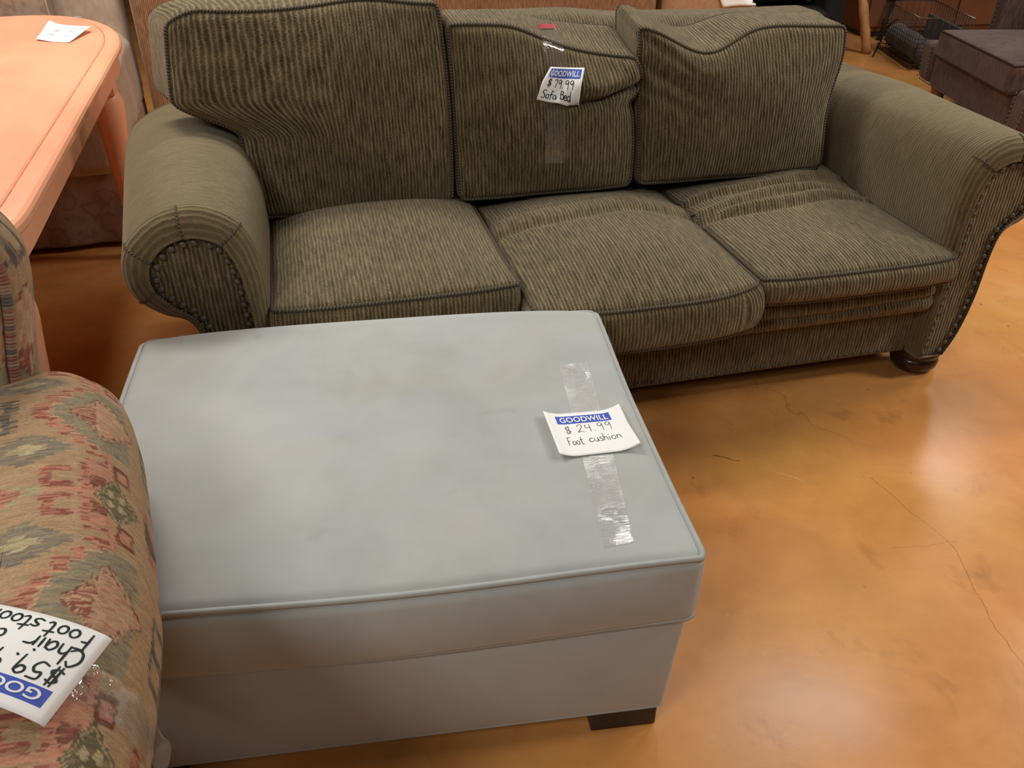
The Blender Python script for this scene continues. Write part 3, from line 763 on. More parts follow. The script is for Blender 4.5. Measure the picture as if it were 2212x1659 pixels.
chair = empty('armchair', 'C', label='armchair in faded red and tan tapestry fabric beside the grey ottoman', cat='armchair')
KOFF = -0.118
def kbox(name, c, hs, r, n, deform, uvf, parent, edges=(), k=6):
    V, F, U, edge, q, cc, hh = softbox(c, hs, r, n, deform, k)
    Q = q * hh
    u, v = uvf(Q, hh)
    col = kilim(u, v)
    uvl = np.stack([u, v], 1)[np.asarray(F).reshape(-1)]
    o = mesh_obj(name, V, F, M_KILIM, parent, uvl, col)
    if edges:
        mbp = MB()
        for ax, sg in edges: tube(mbp, edge(ax, sg, 0.004, 60), 0.008, 8, closed=True)
        e = mbp.build('piping', M_CHPIPE, o)
    return o, V, F
m, nt, b = newmat('striped_cord'); M_CHPIPE = m
uv = N(nt, 'ShaderNodeUVMap').outputs[0]; sep = N(nt, 'ShaderNodeSeparateXYZ'); L(nt, uv, sep.inputs[0])
f = noise(nt, vmul(nt, uv, (28, 0, 0)), 1.0, 2, 0.6)
cb = ramp(nt, f, [(0.38, (0.12, 0.10, 0.08)), (0.46, (0.36, 0.24, 0.14)), (0.54, (0.28, 0.07, 0.05)), (0.64, (0.40, 0.28, 0.17))])
st = math_(nt, 'MULTIPLY_ADD', math_(nt, 'SINE', math_(nt, 'MULTIPLY', sep.outputs[0], 2 * PI / 0.0052)), 0.5, 0.5)
L(nt, mixc(nt, math_(nt, 'MULTIPLY', st, 0.45), cb, (0.10, 0.05, 0.04)), b.inputs['Base Color']); b.inputs['Roughness'].default_value = 0.9
bump(nt, b, st, 0.5, 0.002)

def arm_uv(Q, hh):
    u = np.where(Q[:, 2] >= hh[2] - 1e-6, Q[:, 0], np.sign(Q[:, 0]) * (hh[0] + hh[2] - Q[:, 2]))
    return u - 0.045, Q[:, 1] + arm_yc - KOFF
def d_arm(P, q):
    P = P.copy()
    P[:, 2] += 0.016 * bell(q[:, 1], 3) * (q[:, 2] + 1) / 2
    P[:, 0] += 0.006 * np.sin(P[:, 1] * 5) * (q[:, 0] > 0)
    # the far end of the arm rounds over
    P[:, 0] -= 0.040 * sstep(-P[:, 1], 0.02, 0.36)
    t = sstep(P[:, 1], 0.28, 0.50)
    P[:, 2] -= 0.035 * t * (q[:, 2] + 1) / 2; P[:, 0] -= 0.018 * t * sstep(q[:, 0], -.2, 1)
    return P
arm_yc = 0.035
o, V, F = kbox('arm', (-0.015, arm_yc, 0.565), (0.128, 0.475, 0.128), 0.112, (60, 330, 14), d_arm, arm_uv, chair, k=44)
keep('charm', V, F, 'C')
arm2 = o.copy(); C.objects.link(arm2); arm2.parent = chair; arm2.location = (-0.80, 0, 0)
bx_uv = lambda Q, hh: (np.where(np.abs(Q[:, 0]) > hh[0] - 1e-6, Q[:, 1], Q[:, 0]) * 1.0, Q[:, 2] * 1.0)
kbox('body', (-0.43, 0.04, 0.255), (0.318, 0.46, 0.185), 0.02, (60, 80, 40), None, bx_uv, chair)
kbox('seat_cushion', (-0.415, -0.08, 0.475), (0.235, 0.36, 0.065), 0.04, (60, 90, 16), lambda P, q: P + np.stack([0 * P[:, 0], 0 * P[:, 0], 0.03 * bell(q[:, 0]) * bell(q[:, 1]) * (q[:, 2] > 0)], 1), lambda Q, hh: (Q[:, 0], Q[:, 1]), chair, ((2, 1), (2, -1)))
def d_cb(P, q):
    P = P.copy(); z = P[:, 2].copy()
    P[:, 1] += 0.10 * (z - 0.5)
    P[:, 1] -= 0.05 * bell(q[:, 0], 3) * bell(q[:, 2], 2) * (q[:, 1] < 0)
    P[:, 0] += 0.020 * bell(q[:, 1], 2) * bell(q[:, 2] * .9 - .1, 2) * sstep(q[:, 0], .6, 1) - 0.035 * sstep(z, 0.88, 1.02) * sstep(q[:, 0], .0, 1)
    P[:, 0] += (0.030 * sstep(z, 0.66, 0.86) - 0.05 * sstep(z, 0.84, 1.0) - 0.05 * sstep(-z, -0.66, -0.5)) * sstep(q[:, 0], 0, 1)
    return P
o, V, F = kbox('back_cushion', (-0.425, 0.435, 0.755), (0.415, 0.085, 0.245), 0.05, (180, 50, 130), d_cb, lambda Q, hh: (Q[:, 2] + 0.1, np.where(np.abs(Q[:, 0]) > hh[0] - 1e-6, Q[:, 1] + Q[:, 0], Q[:, 0])), chair, ((1, -1), (1, 1)), 12)
kbox('back_frame', (-0.43, 0.575, 0.45), (0.34, 0.05, 0.37), 0.03, (60, 12, 60), lambda P, q: P + np.stack([0 * P[:, 0], 0.12 * np.clip(P[:, 2] - .3, 0, 1), 0 * P[:, 0]], 1), bx_uv, chair)
for x in (-0.70, -0.16):
    for y in (-0.37, 0.45):
        mbf = MB(); lathe(mbf, [(0.02, 0), (0.026, 0.01), (0.03, 0.075)], (x, y, 0), 14); mbf.build('leg', M_BLACKLEG, chair)

# ------------------------------------------------------------------ peach table
TX, TY = -1.775, 0.75
table = empty('dining_table', 'S', label='peach painted wooden dining table with rounded ends behind the tapestry armchair', cat='table')
def outline(off, npt=40):
    """plan of the table top: straight sides, bowed ends"""
    R_, L_ = TX + 0.475 - off, TX - 0.475 + off
    pts = []
    def end(y0, depth, sgn):
        a = np.linspace(0, PI, npt)
        ex = 0.95 if sgn > 0 else 0.7
        cx = (R_ + L_) / 2; hw = (R_ - L_) / 2
        ca, sa = np.cos(a), np.sin(a)
        x = cx + hw * np.sign(ca) * np.abs(ca) ** ex; y = y0 + sgn * (depth - off * .8) * np.abs(sa) ** ex
        return list(zip(x, y))
    far = end(1.50, 0.84, 1); near = end(0.0, 0.34, -1)
    return np.array(far + near[::-1])
def plate(mb, levels):
    rings = [np.column_stack([outline(o_), np.full(80, z)]) for o_, z in levels]
    n = 80; V = np.concatenate(rings); F = []
    for i in range(len(rings) - 1):
        for k in range(n):
            k2 = (k + 1) % n; F.append([i * n + k, i * n + k2, (i + 1) * n + k2, (i + 1) * n + k])
    F.append(list(range(n))[::-1]); F.append([(len(rings) - 1) * n + k for k in range(n)])
    mb.add(V, F)
TROT = math.radians(1.6)
mbt = MB(); plate(mbt, [(0.02, 0.714), (0.004, 0.716), (0.0, 0.722), (0.0, 0.734), (0.004, 0.741), (0.012, 0.745), (0.030, 0.747), (0.050, 0.7475), (0.0525, 0.7455), (0.055, 0.7475), (0.058, 0.7495), (0.09, 0.7500)])
ttop = mbt.build('tabletop', M_PEACH, table, smooth=False)
mbt = MB(); lp = outline(0.0525); tube(mbt, np.column_stack([lp, np.full(80, 0.7462)]), 0.0013, 5, closed=True); mbt.build('groove', M_GROOVE, ttop)
# apron
mbt = MB(); rings = []
for o_, z in ((0.022, 0.714), (0.022, 0.652), (0.025, 0.648), (0.045, 0.648), (0.045, 0.714)):
    rings.append(np.column_stack([outline(o_), np.full(80, z)]))
V = np.concatenate(rings); F = []
for i in range(4):
    for k in range(80): k2 = (k + 1) % 80; F.append([i * 80 + k2, i * 80 + k, (i + 1) * 80 + k, (i + 1) * 80 + k2])
mbt.add(V, F); mbt.build('apron', M_PEACH, table, smooth=False)
mbt = MB(); lp = outline(0.021); tube(mbt, np.column_stack([lp, np.full(80, 0.712)]), 0.005, 6, closed=True); mbt.build('apron_bead', M_PEACH, table)
for sx in (1, -1):
    for yy, sy in ((1.45, 1), (-0.13, -1)):
        mbt = MB(); cx = TX + sx * (0.402 if sy > 0 else 0.396)
        box(mbt, (cx, yy, 0.662), (0.045, 0.045, 0.050), 0.004)
        path = catmull([(0, 0.622, .036), (.006, 0.60, .048), (.008, 0.565, .052), (.004, 0.51, .049), (.0, 0.40, .040), (-.004, 0.25, .031), (.0, 0.10, .024), (.010, 0.03, .032), (.012, 0.0, .028)], 5)
        pts = [(cx + sx * p[0], yy + sy * p[0] * .5, p[1]) for p in path]
        tube(mbt, pts, path[:, 2], 14); mbt.build('leg', M_PEACH, table)

# the table stands turned a little from the sofa
_c, _s = math.cos(FR['S'][2]), math.sin(FR['S'][2])
_p = np.array((-1.30, -0.1)); _r = np.array(((math.cos(TROT), -math.sin(TROT)), (math.sin(TROT), math.cos(TROT))))
_o = tow(np.array((*(_p - _r @ _p), 0.0)), 'S')
table.location = (_o[0], _o[1], 0); table.rotation_euler = (0, 0, FR['S'][2] + TROT)

# ------------------------------------------------------------------ floral sofa behind the table
t0 = FR['S'][2] + math.radians(2.5)
fo = tow(np.array((-1.425, 1.56, 0)), 'S'); FR['F'] = (fo[0], fo[1], t0)
fl = empty('sofa', 'F', label='faded floral sofa with cream arm behind the peach table', cat='sofa')
def part(name, parent, mat, c, hs, r, n, d=None, k=4, pipe=None):
    V, F, U, edge, *_ = softbox(c, hs, r, n, d, k); o = mesh_obj(name, V, F, mat, parent, U + np.array([c[0] * .7, c[2] * .9]))
    if pipe: piping('piping', o, [edge(*e, 0.002, 30) for e in pipe[1]], 0.005, pipe[0])
    return o, V, F
wav = lambda P, q: P + np.stack([0 * P[:, 0], 0.006 * np.sin(P[:, 0] * 30) * (1 - q[:, 2]) / 2, 0 * P[:, 0]], 1)
part('skirt', fl, M_FLORAL, (-0.92, 0.56, 0.175), (0.91, 0.55, 0.155), 0.015, (120, 40, 12), wav)
part('seat_cushion', fl, M_FLORAL, (-0.60, 0.44, 0.40), (0.33, 0.45, 0.075), 0.04, (30, 30, 8), None, 4, (M_CREAM, ((2, 1),)))
part('seat_cushion', fl, M_FLORAL, (-1.265, 0.44, 0.40), (0.33, 0.45, 0.075), 0.04, (30, 30, 8), None, 4, (M_CREAM, ((2, 1),)))
def d_farm(P, q):
    P = P.copy(); P[:, 2] += 0.02 * bell(q[:, 0]) * (q[:, 2] > 0)
    P[:, 2] += 0.008 * np.sin(P[:, 1] * 23 + P[:, 0] * 9) * sstep(q[:, 2], .5, 1); P[:, 0] += 0.006 * np.sin(P[:, 1] * 17 + P[:, 2] * 8); return P
for x in (-0.125, -1.73):
    part('arm', fl, M_CREAM, (x, 0.56, 0.455), (0.115, 0.58, 0.165), 0.05, (14, 60, 20), d_farm)
part('back', fl, M_CREAM, (-0.925, 1.08, 0.62), (0.92, 0.075, 0.30), 0.05, (60, 10, 30))
part('back_cushion', fl, M_FLORAL, (-0.60, 0.93, 0.70), (0.33, 0.07, 0.24), 0.05, (30, 12, 30), None, 4, (M_CREAM, ((1, -1),)))
part('back_cushion', fl, M_FLORAL, (-1.265, 0.93, 0.70), (0.33, 0.07, 0.24), 0.05, (30, 12, 30), None, 4, (M_CREAM, ((1, -1),)))

# ------------------------------------------------------------------ rust sofa, seen from its back
t1 = FR['S'][2]; ro = tow(np.array((-0.18, 2.52, 0)), 'S'); FR['R'] = (ro[0], ro[1], t1)
rs = empty('sofa', 'R', label='rust tweed sofa turned back to back with the olive green sofa', cat='sofa')
part('back', rs, M_RUST, (0, 0.09, 0.50), (1.255, 0.09, 0.42), 0.03, (60, 8, 40))
part('base', rs, M_RUST, (0, 0.50, 0.22), (1.255, 0.33, 0.16), 0.02, (60, 30, 12))
part('seat_cushion', rs, M_RUST, (-0.52, 0.50, 0.445), (0.515, 0.32, 0.065), 0.03, (30, 30, 8))
part('seat_cushion', rs, M_RUST, (0.52, 0.50, 0.445), (0.515, 0.32, 0.065), 0.03, (30, 30, 8))
for x in (-1.12, 1.12): part('arm', rs, M_RUST, (x, 0.52, 0.49), (0.10, 0.34, 0.12), 0.05, (14, 40, 14))
for x in (-1.15, 1.15):
    for y in (0.06, 0.78):
        mbf = MB(); lathe(mbf, [(0.02, 0), (0.026, 0.01), (0.03, 0.07)], (x, y, 0), 12); mbf.build('leg', M_BLACKLEG, rs)

# ------------------------------------------------------------------ tan leather chair behind the sofa
to_ = tow(np.array((1.42, 2.47, 0)), 'S'); FR['T'] = (to_[0], to_[1], FR['S'][2])
tn = empty('armchair', 'T', label='tan leather armchair behind the olive sofa with a white paper on its back', cat='armchair')
def d_tan(P, q):
    P = P.copy(); P[:, 2] -= 0.24 * sstep(P[:, 0], 0.02, 0.30) * sstep(q[:, 2], -.4, 1); return P
o, V, F = part('back', tn, M_TAN, (0.0, 0.12, 0.44), (0.31, 0.12, 0.36), 0.09, (40, 8, 40), d_tan, 6); keep('tan', V, F, 'T')
part('seat', tn, M_TAN, (0.0, 0.48, 0.31), (0.225, 0.26, 0.12), 0.05, (20, 20, 8))
for x in (-0.17, 0.17):
    for y in (0.12, 0.66):
        mbf = MB(); lathe(mbf, [(0.02, 0), (0.026, 0.01), (0.03, 0.2)], (x, y, 0), 12); mbf.build('leg', M_BLACKLEG, tn)

# ------------------------------------------------------------------ black draped chair
FR['B'] = (1.60, 6.05, math.radians(4))
bk = empty('armchair', 'B', label='dark chair heaped with black cloth behind the olive sofa', cat='armchair')
part('seat', bk, M_BLACKCLOTH, (0, 0, 0.26), (0.44, 0.40, 0.20), 0.05, (30, 30, 10))
part('backrest', bk, M_BLACKCLOTH, (0, 0.36, 0.62), (0.44, 0.09, 0.36), 0.06, (30, 8, 30))
for x in (-0.40, 0.40): part('arm', bk, M_BLACKCLOTH, (x, -0.04, 0.46), (0.07, 0.36, 0.14), 0.04, (8, 30, 10))
def d_heap(P, q):
    P = P.copy(); P[:, 2] += 0.05 * np.sin(P[:, 0] * 11 + P[:, 1] * 6) * np.sin(P[:, 1] * 9 + 1) * (q[:, 2] > -0.5) + 0.02 * np.sin(P[:, 0] * 31 + P[:, 1] * 17) * (q[:, 2] > 0); return P
o, V, F = part('black_cloth', None, M_BLACKCLOTH, (0, -0.02, 0.55), (0.30, 0.28, 0.075), 0.06, (40, 40, 8), d_heap)
o.location = bk.location; o.rotation_euler = bk.rotation_euler
setp(o, 'crumpled black cloth heaped on the dark chair', 'cloth')

# ------------------------------------------------------------------ maroon settee, right
FR['M'] = (2.42, 4.60, math.radians(-92))      # local -y faces the green sofa side
ms = empty('armchair', 'M', label='maroon armchair with nailhead trim standing beyond the right arm of the olive sofa', cat='armchair')
def mp(name, c, hs, r, n, d=None, pipe=None): return part(name, ms, M_MAROON, c, hs, r, n, d, 4, pipe)
mp('front_rail', (0, 0.05, 0.235), (0.47, 0.05, 0.095), 0.02, (40, 6, 12))
mp('body', (0, 0.38, 0.22), (0.60, 0.31, 0.085), 0.02, (40, 20, 8))
o, V, F = mp('seat_cushion', (0.03, 0.28, 0.385), (0.445, 0.32, 0.072), 0.03, (40, 30, 10), lambda P, q: P + np.stack([0 * P[:, 0], 0 * P[:, 0], 0.035 * bell(q[:, 0]) * bell(q[:, 1]) * (q[:, 2] > 0)], 1), (M_MAROONP, ((2, 1), (2, -1))))
for sx in (-1, 1):
    a, V, F = mp('arm', (sx * 0.555, 0.40, 0.255), (0.075, 0.41, 0.105), 0.03, (8, 30, 14), lambda P, q: P + np.stack([0.03 * sx * (q[:, 2] + 1) / 2, 0 * P[:, 0], 0.12 * sstep(P[:, 1], .25, .7) * (q[:, 2] > 0)], 1))
    for ex in (-0.055, 0.055):
        mbn = MB()
        for z in np.arange(0.165, 0.345, 0.022): nail(mbn, (sx * 0.555 + ex + 0.03 * sx * (z - .14) / .3, -0.012, z), 0.006, 6)
        mbn.build('nailhead_trim', M_NAIL, a)
    w_, V, F = mp('back_wing', (sx * 0.53, 0.52, 0.72), (0.05, 0.22, 0.30), 0.03, (6, 10, 20))
    mbn = MB()
    for z in np.arange(0.46, 0.98, 0.024): nail(mbn, (sx * 0.53, 0.299, z), 0.006, 6)
    mbn.build('nailhead_trim', M_NAIL, w_)
mp('backrest', (0, 0.62, 0.70), (0.49, 0.10, 0.32), 0.05, (40, 8, 30), lambda P, q: P + np.stack([0 * P[:, 0], 0.2 * (P[:, 2] - .4) - 0.03 * bell(q[:, 0]) * bell(q[:, 2]) * (q[:, 1] < 0), 0 * P[:, 0]], 1))
mbn = MB()
for x in np.arange(-0.6, 0.61, 0.024): nail(mbn, (x, -0.003, 0.150), 0.006, 6)
mbn.build('nailhead_trim', M_NAIL, ms)
for x in (-0.52, 0.52):
    for y in (0.09, 0.76):
        mbf = MB(); lathe(mbf, [(0.024, 0), (0.03, 0.02), (0.04, 0.10), (0.05, 0.15)], (x, y, 0), 16); mbf.build('leg', M_LEGW, ms)

# ------------------------------------------------------------------ far right corner
cab = empty('cabinet', loc=(3.55, 7.55, 0), rz=0.1, label='red brown wooden cabinet against the back of the store', cat='cabinet')
mbf = MB(); box(mbf, (0, 0, 0.62), (0.75, 0.25, 0.58), 0.01); mbf.build('carcass', M_CABINET, cab, smooth=False)
mbf = MB(); box(mbf, (0, 0, 0.02), (0.73, 0.23, 0.02), 0.004); mbf.build('plinth', M_BLACKLEG, cab, smooth=False)
for sx in (-1, 1):
    mbf = MB(); box(mbf, (sx * 0.372, -0.262, 0.62), (0.36, 0.012, 0.54), 0.006); d_ = mbf.build('door', M_CABINET, cab, smooth=False)
    mbf = MB(); lathe(mbf, [(0.008, 0), (0.012, 0.012), (0.008, 0.02)], (sx * 0.06, -0.285, 0.66), 10); mbf.build('knob', M_WIRE, d_)
# leaning pine post
mbf = MB(); pts = catmull([(2.66, 6.62, 0.0), (2.60, 6.66, 0.25), (2.53, 6.72, 0.55), (2.47, 6.80, 0.95)], 6)
rr = 0.034 + 0.003 * np.sin(np.arange(len(pts)) * 2.1); tube(mbf, pts, rr, 14)
setp(mbf.build('wooden_post', M_POST), 'pale knotty pine post leaning beside the wire basket', 'post')
# dark bar leaning across the cabinet
mbf = MB(); tube(mbf, [(2.93, 7.12, 0.0), (3.02, 7.15, 0.4), (3.14, 7.19, 0.9)], 0.02, 8)
setp(mbf.build('dark_rod', M_BLACKLEG), 'dark rod leaning on the red brown cabinet', 'rod')
# wire basket
bt = empty('wire_basket', loc=(2.74, 6.05, 0), rz=math.radians(-4), label='black wire basket on the floor beside the maroon armchair', cat='basket')
BL, BW, BH = 0.74, 0.36, 0.34
mbf = MB()
for i in range(17):
    y = BL * i / 16
    tube(mbf, [(0, y, BH), (0, y, 0.012), (BW, y, 0.012), (BW, y, BH)], 0.0022, 5)
for j in range(8):
    z = 0.012 + j * 0.028; tube(mbf, [(0, 0, z), (0, BL, z), (BW, BL, z), (BW, 0, z)], 0.0022, 5, closed=True)
for j in range(8): tube(mbf, [(BW * (j + .5) / 8, 0, BH), (BW * (j + .5) / 8, 0, 0.012), (BW * (j + .5) / 8, BL, 0.012), (BW * (j + .5) / 8, BL, BH)], 0.0022, 5)
mbf.build('wire_mesh', M_WIRE, bt)
mbf = MB(); tube(mbf, [(0, 0, BH), (0, BL, BH), (BW, BL, BH), (BW, 0, BH)], 0.005, 6, closed=True); mbf.build('rim', M_WIREL, bt)
mbf = MB(); tube(mbf, catmull([(-0.02, 0.35, 0.28), (-0.07, 0.38, 0.22), (-0.09, 0.42, 0.10), (-0.11, 0.44, 0.004)], 5), 0.006, 6)
mbf.build('handle', M_WIRE, bt)
# rolled blanket inside
FR['K'] = (2.74, 6.05, math.radians(-4))
mbf = MB(); a = np.linspace(0, 1, 14)
tube(mbf, tow(np.column_stack([0.12 + 0 * a, 0.03 + 0.68 * a, 0.104 + 0 * a]), 'K'), 0.08 + 0.006 * np.sin(a * 14), 18)
setp(mbf.build('rolled_blanket', M_ROLL), 'dark rolled blanket lying in the wire basket', 'blanket')
# dark board added for the shaded far side and contents of the basket
mbf = MB()
box(mbf, (0, 0, 0.13), (0.010, 0.345, 0.115), 0.004)
o = mbf.build('basket_shade_board', M_DARKGREY, smooth=False); p = tow(np.array((0.325, 0.37, 0)), 'K'); o.location = (p[0], p[1], 0.016); o.rotation_euler = (0, 0, math.radians(-4))
setp(o, 'dark board added for the shaded far side of the wire basket', 'board')

# ------------------------------------------------------------------ price tags
def hit(px, py, surfs, lift=0.001):
    best = None
    for s in surfs:
        r = SURF[s].ray_cast(CAMP, ray(px, py))
        if r[0] is not None and (best is None or r[3] < best[2]): best = (r[0], r[1], r[3])
    if best is None: return None
    n = best[1]
    if n.dot(ray(px, py)) > 0: n = -n
    return np.array(best[0] + n * lift), np.array(n)
def A(cx, cy, rx, ry, a0, a1, n=9):
    return [(cx + rx * math.cos(math.radians(t)), cy + ry * math.sin(math.radians(t))) for t in np.linspace(a0, a1, n)]
GL = {'$': (.55, [[(.5, .2), (.3, .12), (.1, .28), (.2, .45), (.4, .55), (.5, .72), (.3, .88), (.05, .8)], [(.22, -.02), (.18, 1.02)], [(.40, -.02), (.36, 1.02)]]),
      '2': (.55, [[(.05, .25), (.2, .03), (.45, .1), (.45, .35), (.25, .65), (.0, .98), (.25, .9), (.55, .98)]]),
      '4': (.5, [[(.08, .12), (.03, .5), (.4, .52)], [(.42, .1), (.42, 1.0)]]),
      '5': (.5, [[(.5, .02), (.1, .05), (.08, .42), (.35, .38), (.5, .65), (.3, .98), (.0, .9)]]),
      '7': (.45, [[(0, .14), (.2, .02), (.42, .06), (.34, .5), (.24, 1.0)]]),
      '9': (.5, [[(.45, .15), (.25, .02), (.05, .2), (.1, .42), (.3, .45), (.45, .2), (.45, .6), (.42, 1.05)]]),
      '.': (.2, [[(.04, .94), (.09, .98)]]),
      'F': (.5, [[(.06, .05), (.05, 1)], [(.04, .03), (.5, -.03)], [(.05, .5), (.3, .46)]]),
      'o': (.5, [A(.24, .74, .2, .25, -80, 290, 14)]),
      't': (.42, [[(.2, .1), (.18, .85), (.3, 1), (.42, .92)], [(0, .42), (.42, .36)]]),
      'c': (.5, [[(.42, .55), (.25, .48), (.05, .7), (.12, .95), (.3, 1), (.48, .88)]]),
      'u': (.5, [[(.05, .5), (.08, .9), (.25, 1), (.4, .85), (.42, .5)], [(.42, .5), (.46, 1)]]),
      's': (.42, [[(.4, .52), (.2, .48), (.1, .62), (.3, .75), (.38, .9), (.2, 1), (.0, .95)]]),
      'h': (.48, [[(.06, .0), (.05, 1)], [(.05, .72), (.2, .52), (.38, .6), (.42, 1)]]),
      'i': (.25, [[(.1, .5), (.12, 1)], [(.12, .24), (.15, .27)]]),
      'n': (.5, [[(.05, .5), (.06, 1)], [(.06, .7), (.22, .5), (.38, .6), (.44, 1)]]),
      'S': (.55, [[(.52, .08), (.3, .02), (.1, .22), (.2, .42), (.42, .6), (.4, .9), (.15, 1), (0, .9)]]),
      'f': (.42, [[(.42, .15), (.3, .02), (.2, .2), (.15, 1.08)], [(0, .52), (.4, .46)]]),
      'a': (.52, [[(.4, .55), (.2, .48), (.04, .75), (.15, 1), (.35, .9), (.42, .55)], [(.42, .55), (.48, 1)]]),
      'B': (.5, [[(.08, .08), (.06, 1)], [(.08, .1), (.4, .12), (.3, .42), (.16, .48)], [(.16, .48), (.48, .6), (.4, .95), (.05, 1)]]),
      'e': (.46, [[(.06, .75), (.4, .7), (.3, .5), (.1, .6), (.06, .85), (.2, 1), (.44, .92)]]),
      'd': (.52, [[(.4, .6), (.2, .5), (.04, .75), (.18, 1), (.4, .85)], [(.46, .0), (.42, 1)]]),
      'C': (.6, [[(.5, .22), (.32, .02), (.05, .4), (.1, .85), (.35, 1), (.58, .82)]]),
      'r': (.5, [[(.05, .5), (.06, 1)], [(.06, .74), (.2, .52), (.46, .5)]]),
      'l': (.25, [[(.14, 0), (.08, 1)]]),
      '~': (.6, [[(.48, .55), (.25, .45), (.06, .7), (.14, .96), (.3, 1), (.52, .86)], [(.06, .2), (.56, .16)]]),
      ' ': (.42, [])}
def handwriting(mb, text, x, y, h, wid, mapf, gap=0.16, slope=0.0, xs=1.0):
    """writes stroke letters; (x,y) top left in sheet units, height h"""
    for ch in text:
        wd, strokes = GL[ch]
        for st in strokes:
            P = np.array(st, float) * (h * xs, h) + (x, y); P[:, 1] += (P[:, 0]) * slope
            P = catmull(P, 5) if len(P) > 2 else P[0] + (P[1] - P[0]) * np.linspace(0, 1, 9)[:, None]
            T = np.gradient(P, axis=0); T /= np.maximum(np.linalg.norm(T, axis=1, keepdims=True), 1e-9)
            Nn = np.stack([-T[:, 1], T[:, 0]], 1); ww = wid * (0.8 + 0.3 * np.sin(np.linspace(0, PI, len(P))))[:, None]
            P0 = P.copy(); P0[0] -= T[0] * wid * .5; P0[-1] += T[-1] * wid * .5
            L_, R_ = P0 + Nn * ww / 2, P0 - Nn * ww / 2
            V = np.concatenate([mapf(L_), mapf(R_)]); n = len(P)
            mb.add(V, [[i, i + 1, n + i + 1, n + i] for i in range(n - 1)])
        x += (wd + gap) * h * xs
_fc = bpy.data.curves.new('goodwill_text', 'FONT'); _fc.body = 'GOODWILL'; _fc.size = 1.0; _fc.offset = 0.018; _fc.space_character = 1.04
_fo = bpy.data.objects.new('goodwill_text', _fc); C.objects.link(_fo)
bpy.context.view_layer.update()
_me = _fo.evaluated_get(bpy.context.evaluated_depsgraph_get()).to_mesh()
bmt = bmesh.new(); bmt.from_mesh(_me)
bmesh.ops.triangulate(bmt, faces=bmt.faces[:])
TEXTV = np.array([v.co[:2] for v in bmt.verts]); TEXTF = [[v.index for v in f.verts] for f in bmt.faces]
bmt.free(); bpy.data.objects.remove(_fo); bpy.data.curves.remove(_fc)
TEXTV = (TEXTV - TEXTV.min(0)) / (TEXTV.max(0) - TEXTV.min(0)); TEXTV[:, 1] = 1 - TEXTV[:, 1]

def strip(mb, rows, w0=0.0):
    """rows: list of point rows -> grid with UV in metres"""
    G = np.array(rows); a, b_ = G.shape[:2]
    V = G.reshape(-1, 3); F = []; U = []
    la = np.concatenate([[0], np.cumsum(np.linalg.norm(np.diff(G[:, 0], axis=0), axis=1))]); lb = np.concatenate([[0], np.cumsum(np.linalg.norm(np.diff(G[0], axis=0), axis=1))])
    for i in range(a - 1):
        for j in range(b_ - 1):
            F.append([i * b_ + j, i * b_ + j + 1, (i + 1) * b_ + j + 1, (i + 1) * b_ + j])
            U += [(lb[j] + w0, la[i]), (lb[j + 1] + w0, la[i]), (lb[j + 1] + w0, la[i + 1]), (lb[j] + w0, la[i + 1])]
    mb.add(V, F, U)
def tape_px(mb, left, right, surfs, n=24, m_=7, lift=0.0014, crinkle=0.0, w0=0.0):
    """tape stuck along a surface between two edge lines"""
    Lp = np.array(left, float); Rp = np.array(right, float)
    rows = []
    for t in np.linspace(0, 1, n):
        def at(Pl):
            d = np.linspace(0, 1, len(Pl)); return np.array([np.interp(t, d, Pl[:, 0]), np.interp(t, d, Pl[:, 1])])
        a, b_ = at(Lp), at(Rp); row = []
        for s in np.linspace(0, 1, m_):
            p = a * (1 - s) + b_ * s; h_ = hit(p[0], p[1], surfs, lift + crinkle * random.random())
            row.append(h_[0] if h_ else (row[-1] + np.array([.004, 0, 0]) if row else rows[-1][0] - np.array([0, 0, .004])))
        rows.append(row)
    strip(mb, rows, w0)

def make_tag(root, sheet, aspect, ns=22, nt_=18, paper=M_PAPER):
    """sheet(s,t)-> point; s along the writing, t downwards"""
    rows = [[sheet(s, t) for s in np.linspace(0, 1, ns)] for t in np.linspace(0, 1, nt_)]
    mb = MB(); strip(mb, rows); o = mb.build('paper', paper, root)
    md = o.modifiers.new('thick', 'SOLIDIFY'); md.thickness = 0.0004; md.offset = -1
    return o
def normal_map(sheet, lift, aspect, toward):
    def f(P2):
        out = []
        for x, y in P2:
            s, t = x / aspect, y
            p = np.array(sheet(s, t)); e = 0.01
            du = np.array(sheet(s + e, t)) - np.array(sheet(s - e, t)); dv = np.array(sheet(s, t + e)) - np.array(sheet(s, t - e))
            n = np.cross(du, dv); n /= max(np.linalg.norm(n), 1e-12)
            if np.dot(n, toward - p) < 0: n = -n
            out.append(p + n * lift)
        return np.array(out)
    return f
CAMN = np.array(CAMP)
def header(root, sheet, aspect, x0, x1, y0, y1, tx0, tx1, ty0, ty1, sk=0.0):
    f1 = normal_map(sheet, 0.0005, aspect, CAMN); f2 = normal_map(sheet, 0.0009, aspect, CAMN)
    mb = MB(); G = [f1([(x0 + (x1 - x0) * s, y0 + (y1 - y0) * t) for s in np.linspace(0, 1, 16)]) for t in np.linspace(0, 1, 5)]
    strip(mb, G); band = mb.build('blue_band', M_BLUE, root)
    mb = MB(); P2 = TEXTV * (tx1 - tx0, ty1 - ty0) + (tx0, ty0); mb.add(f2(P2), TEXTF); mb.build('lettering', M_WHITEINK, root, smooth=False)
def bilin(TL, TR, BR, BL):
    TL, TR, BR, BL = map(lambda p: np.array(p, float), (TL, TR, BR, BL))
    return lambda s, t: (TL * (1 - s) + TR * s) * (1 - t) + (BL * (1 - s) + BR * s) * t

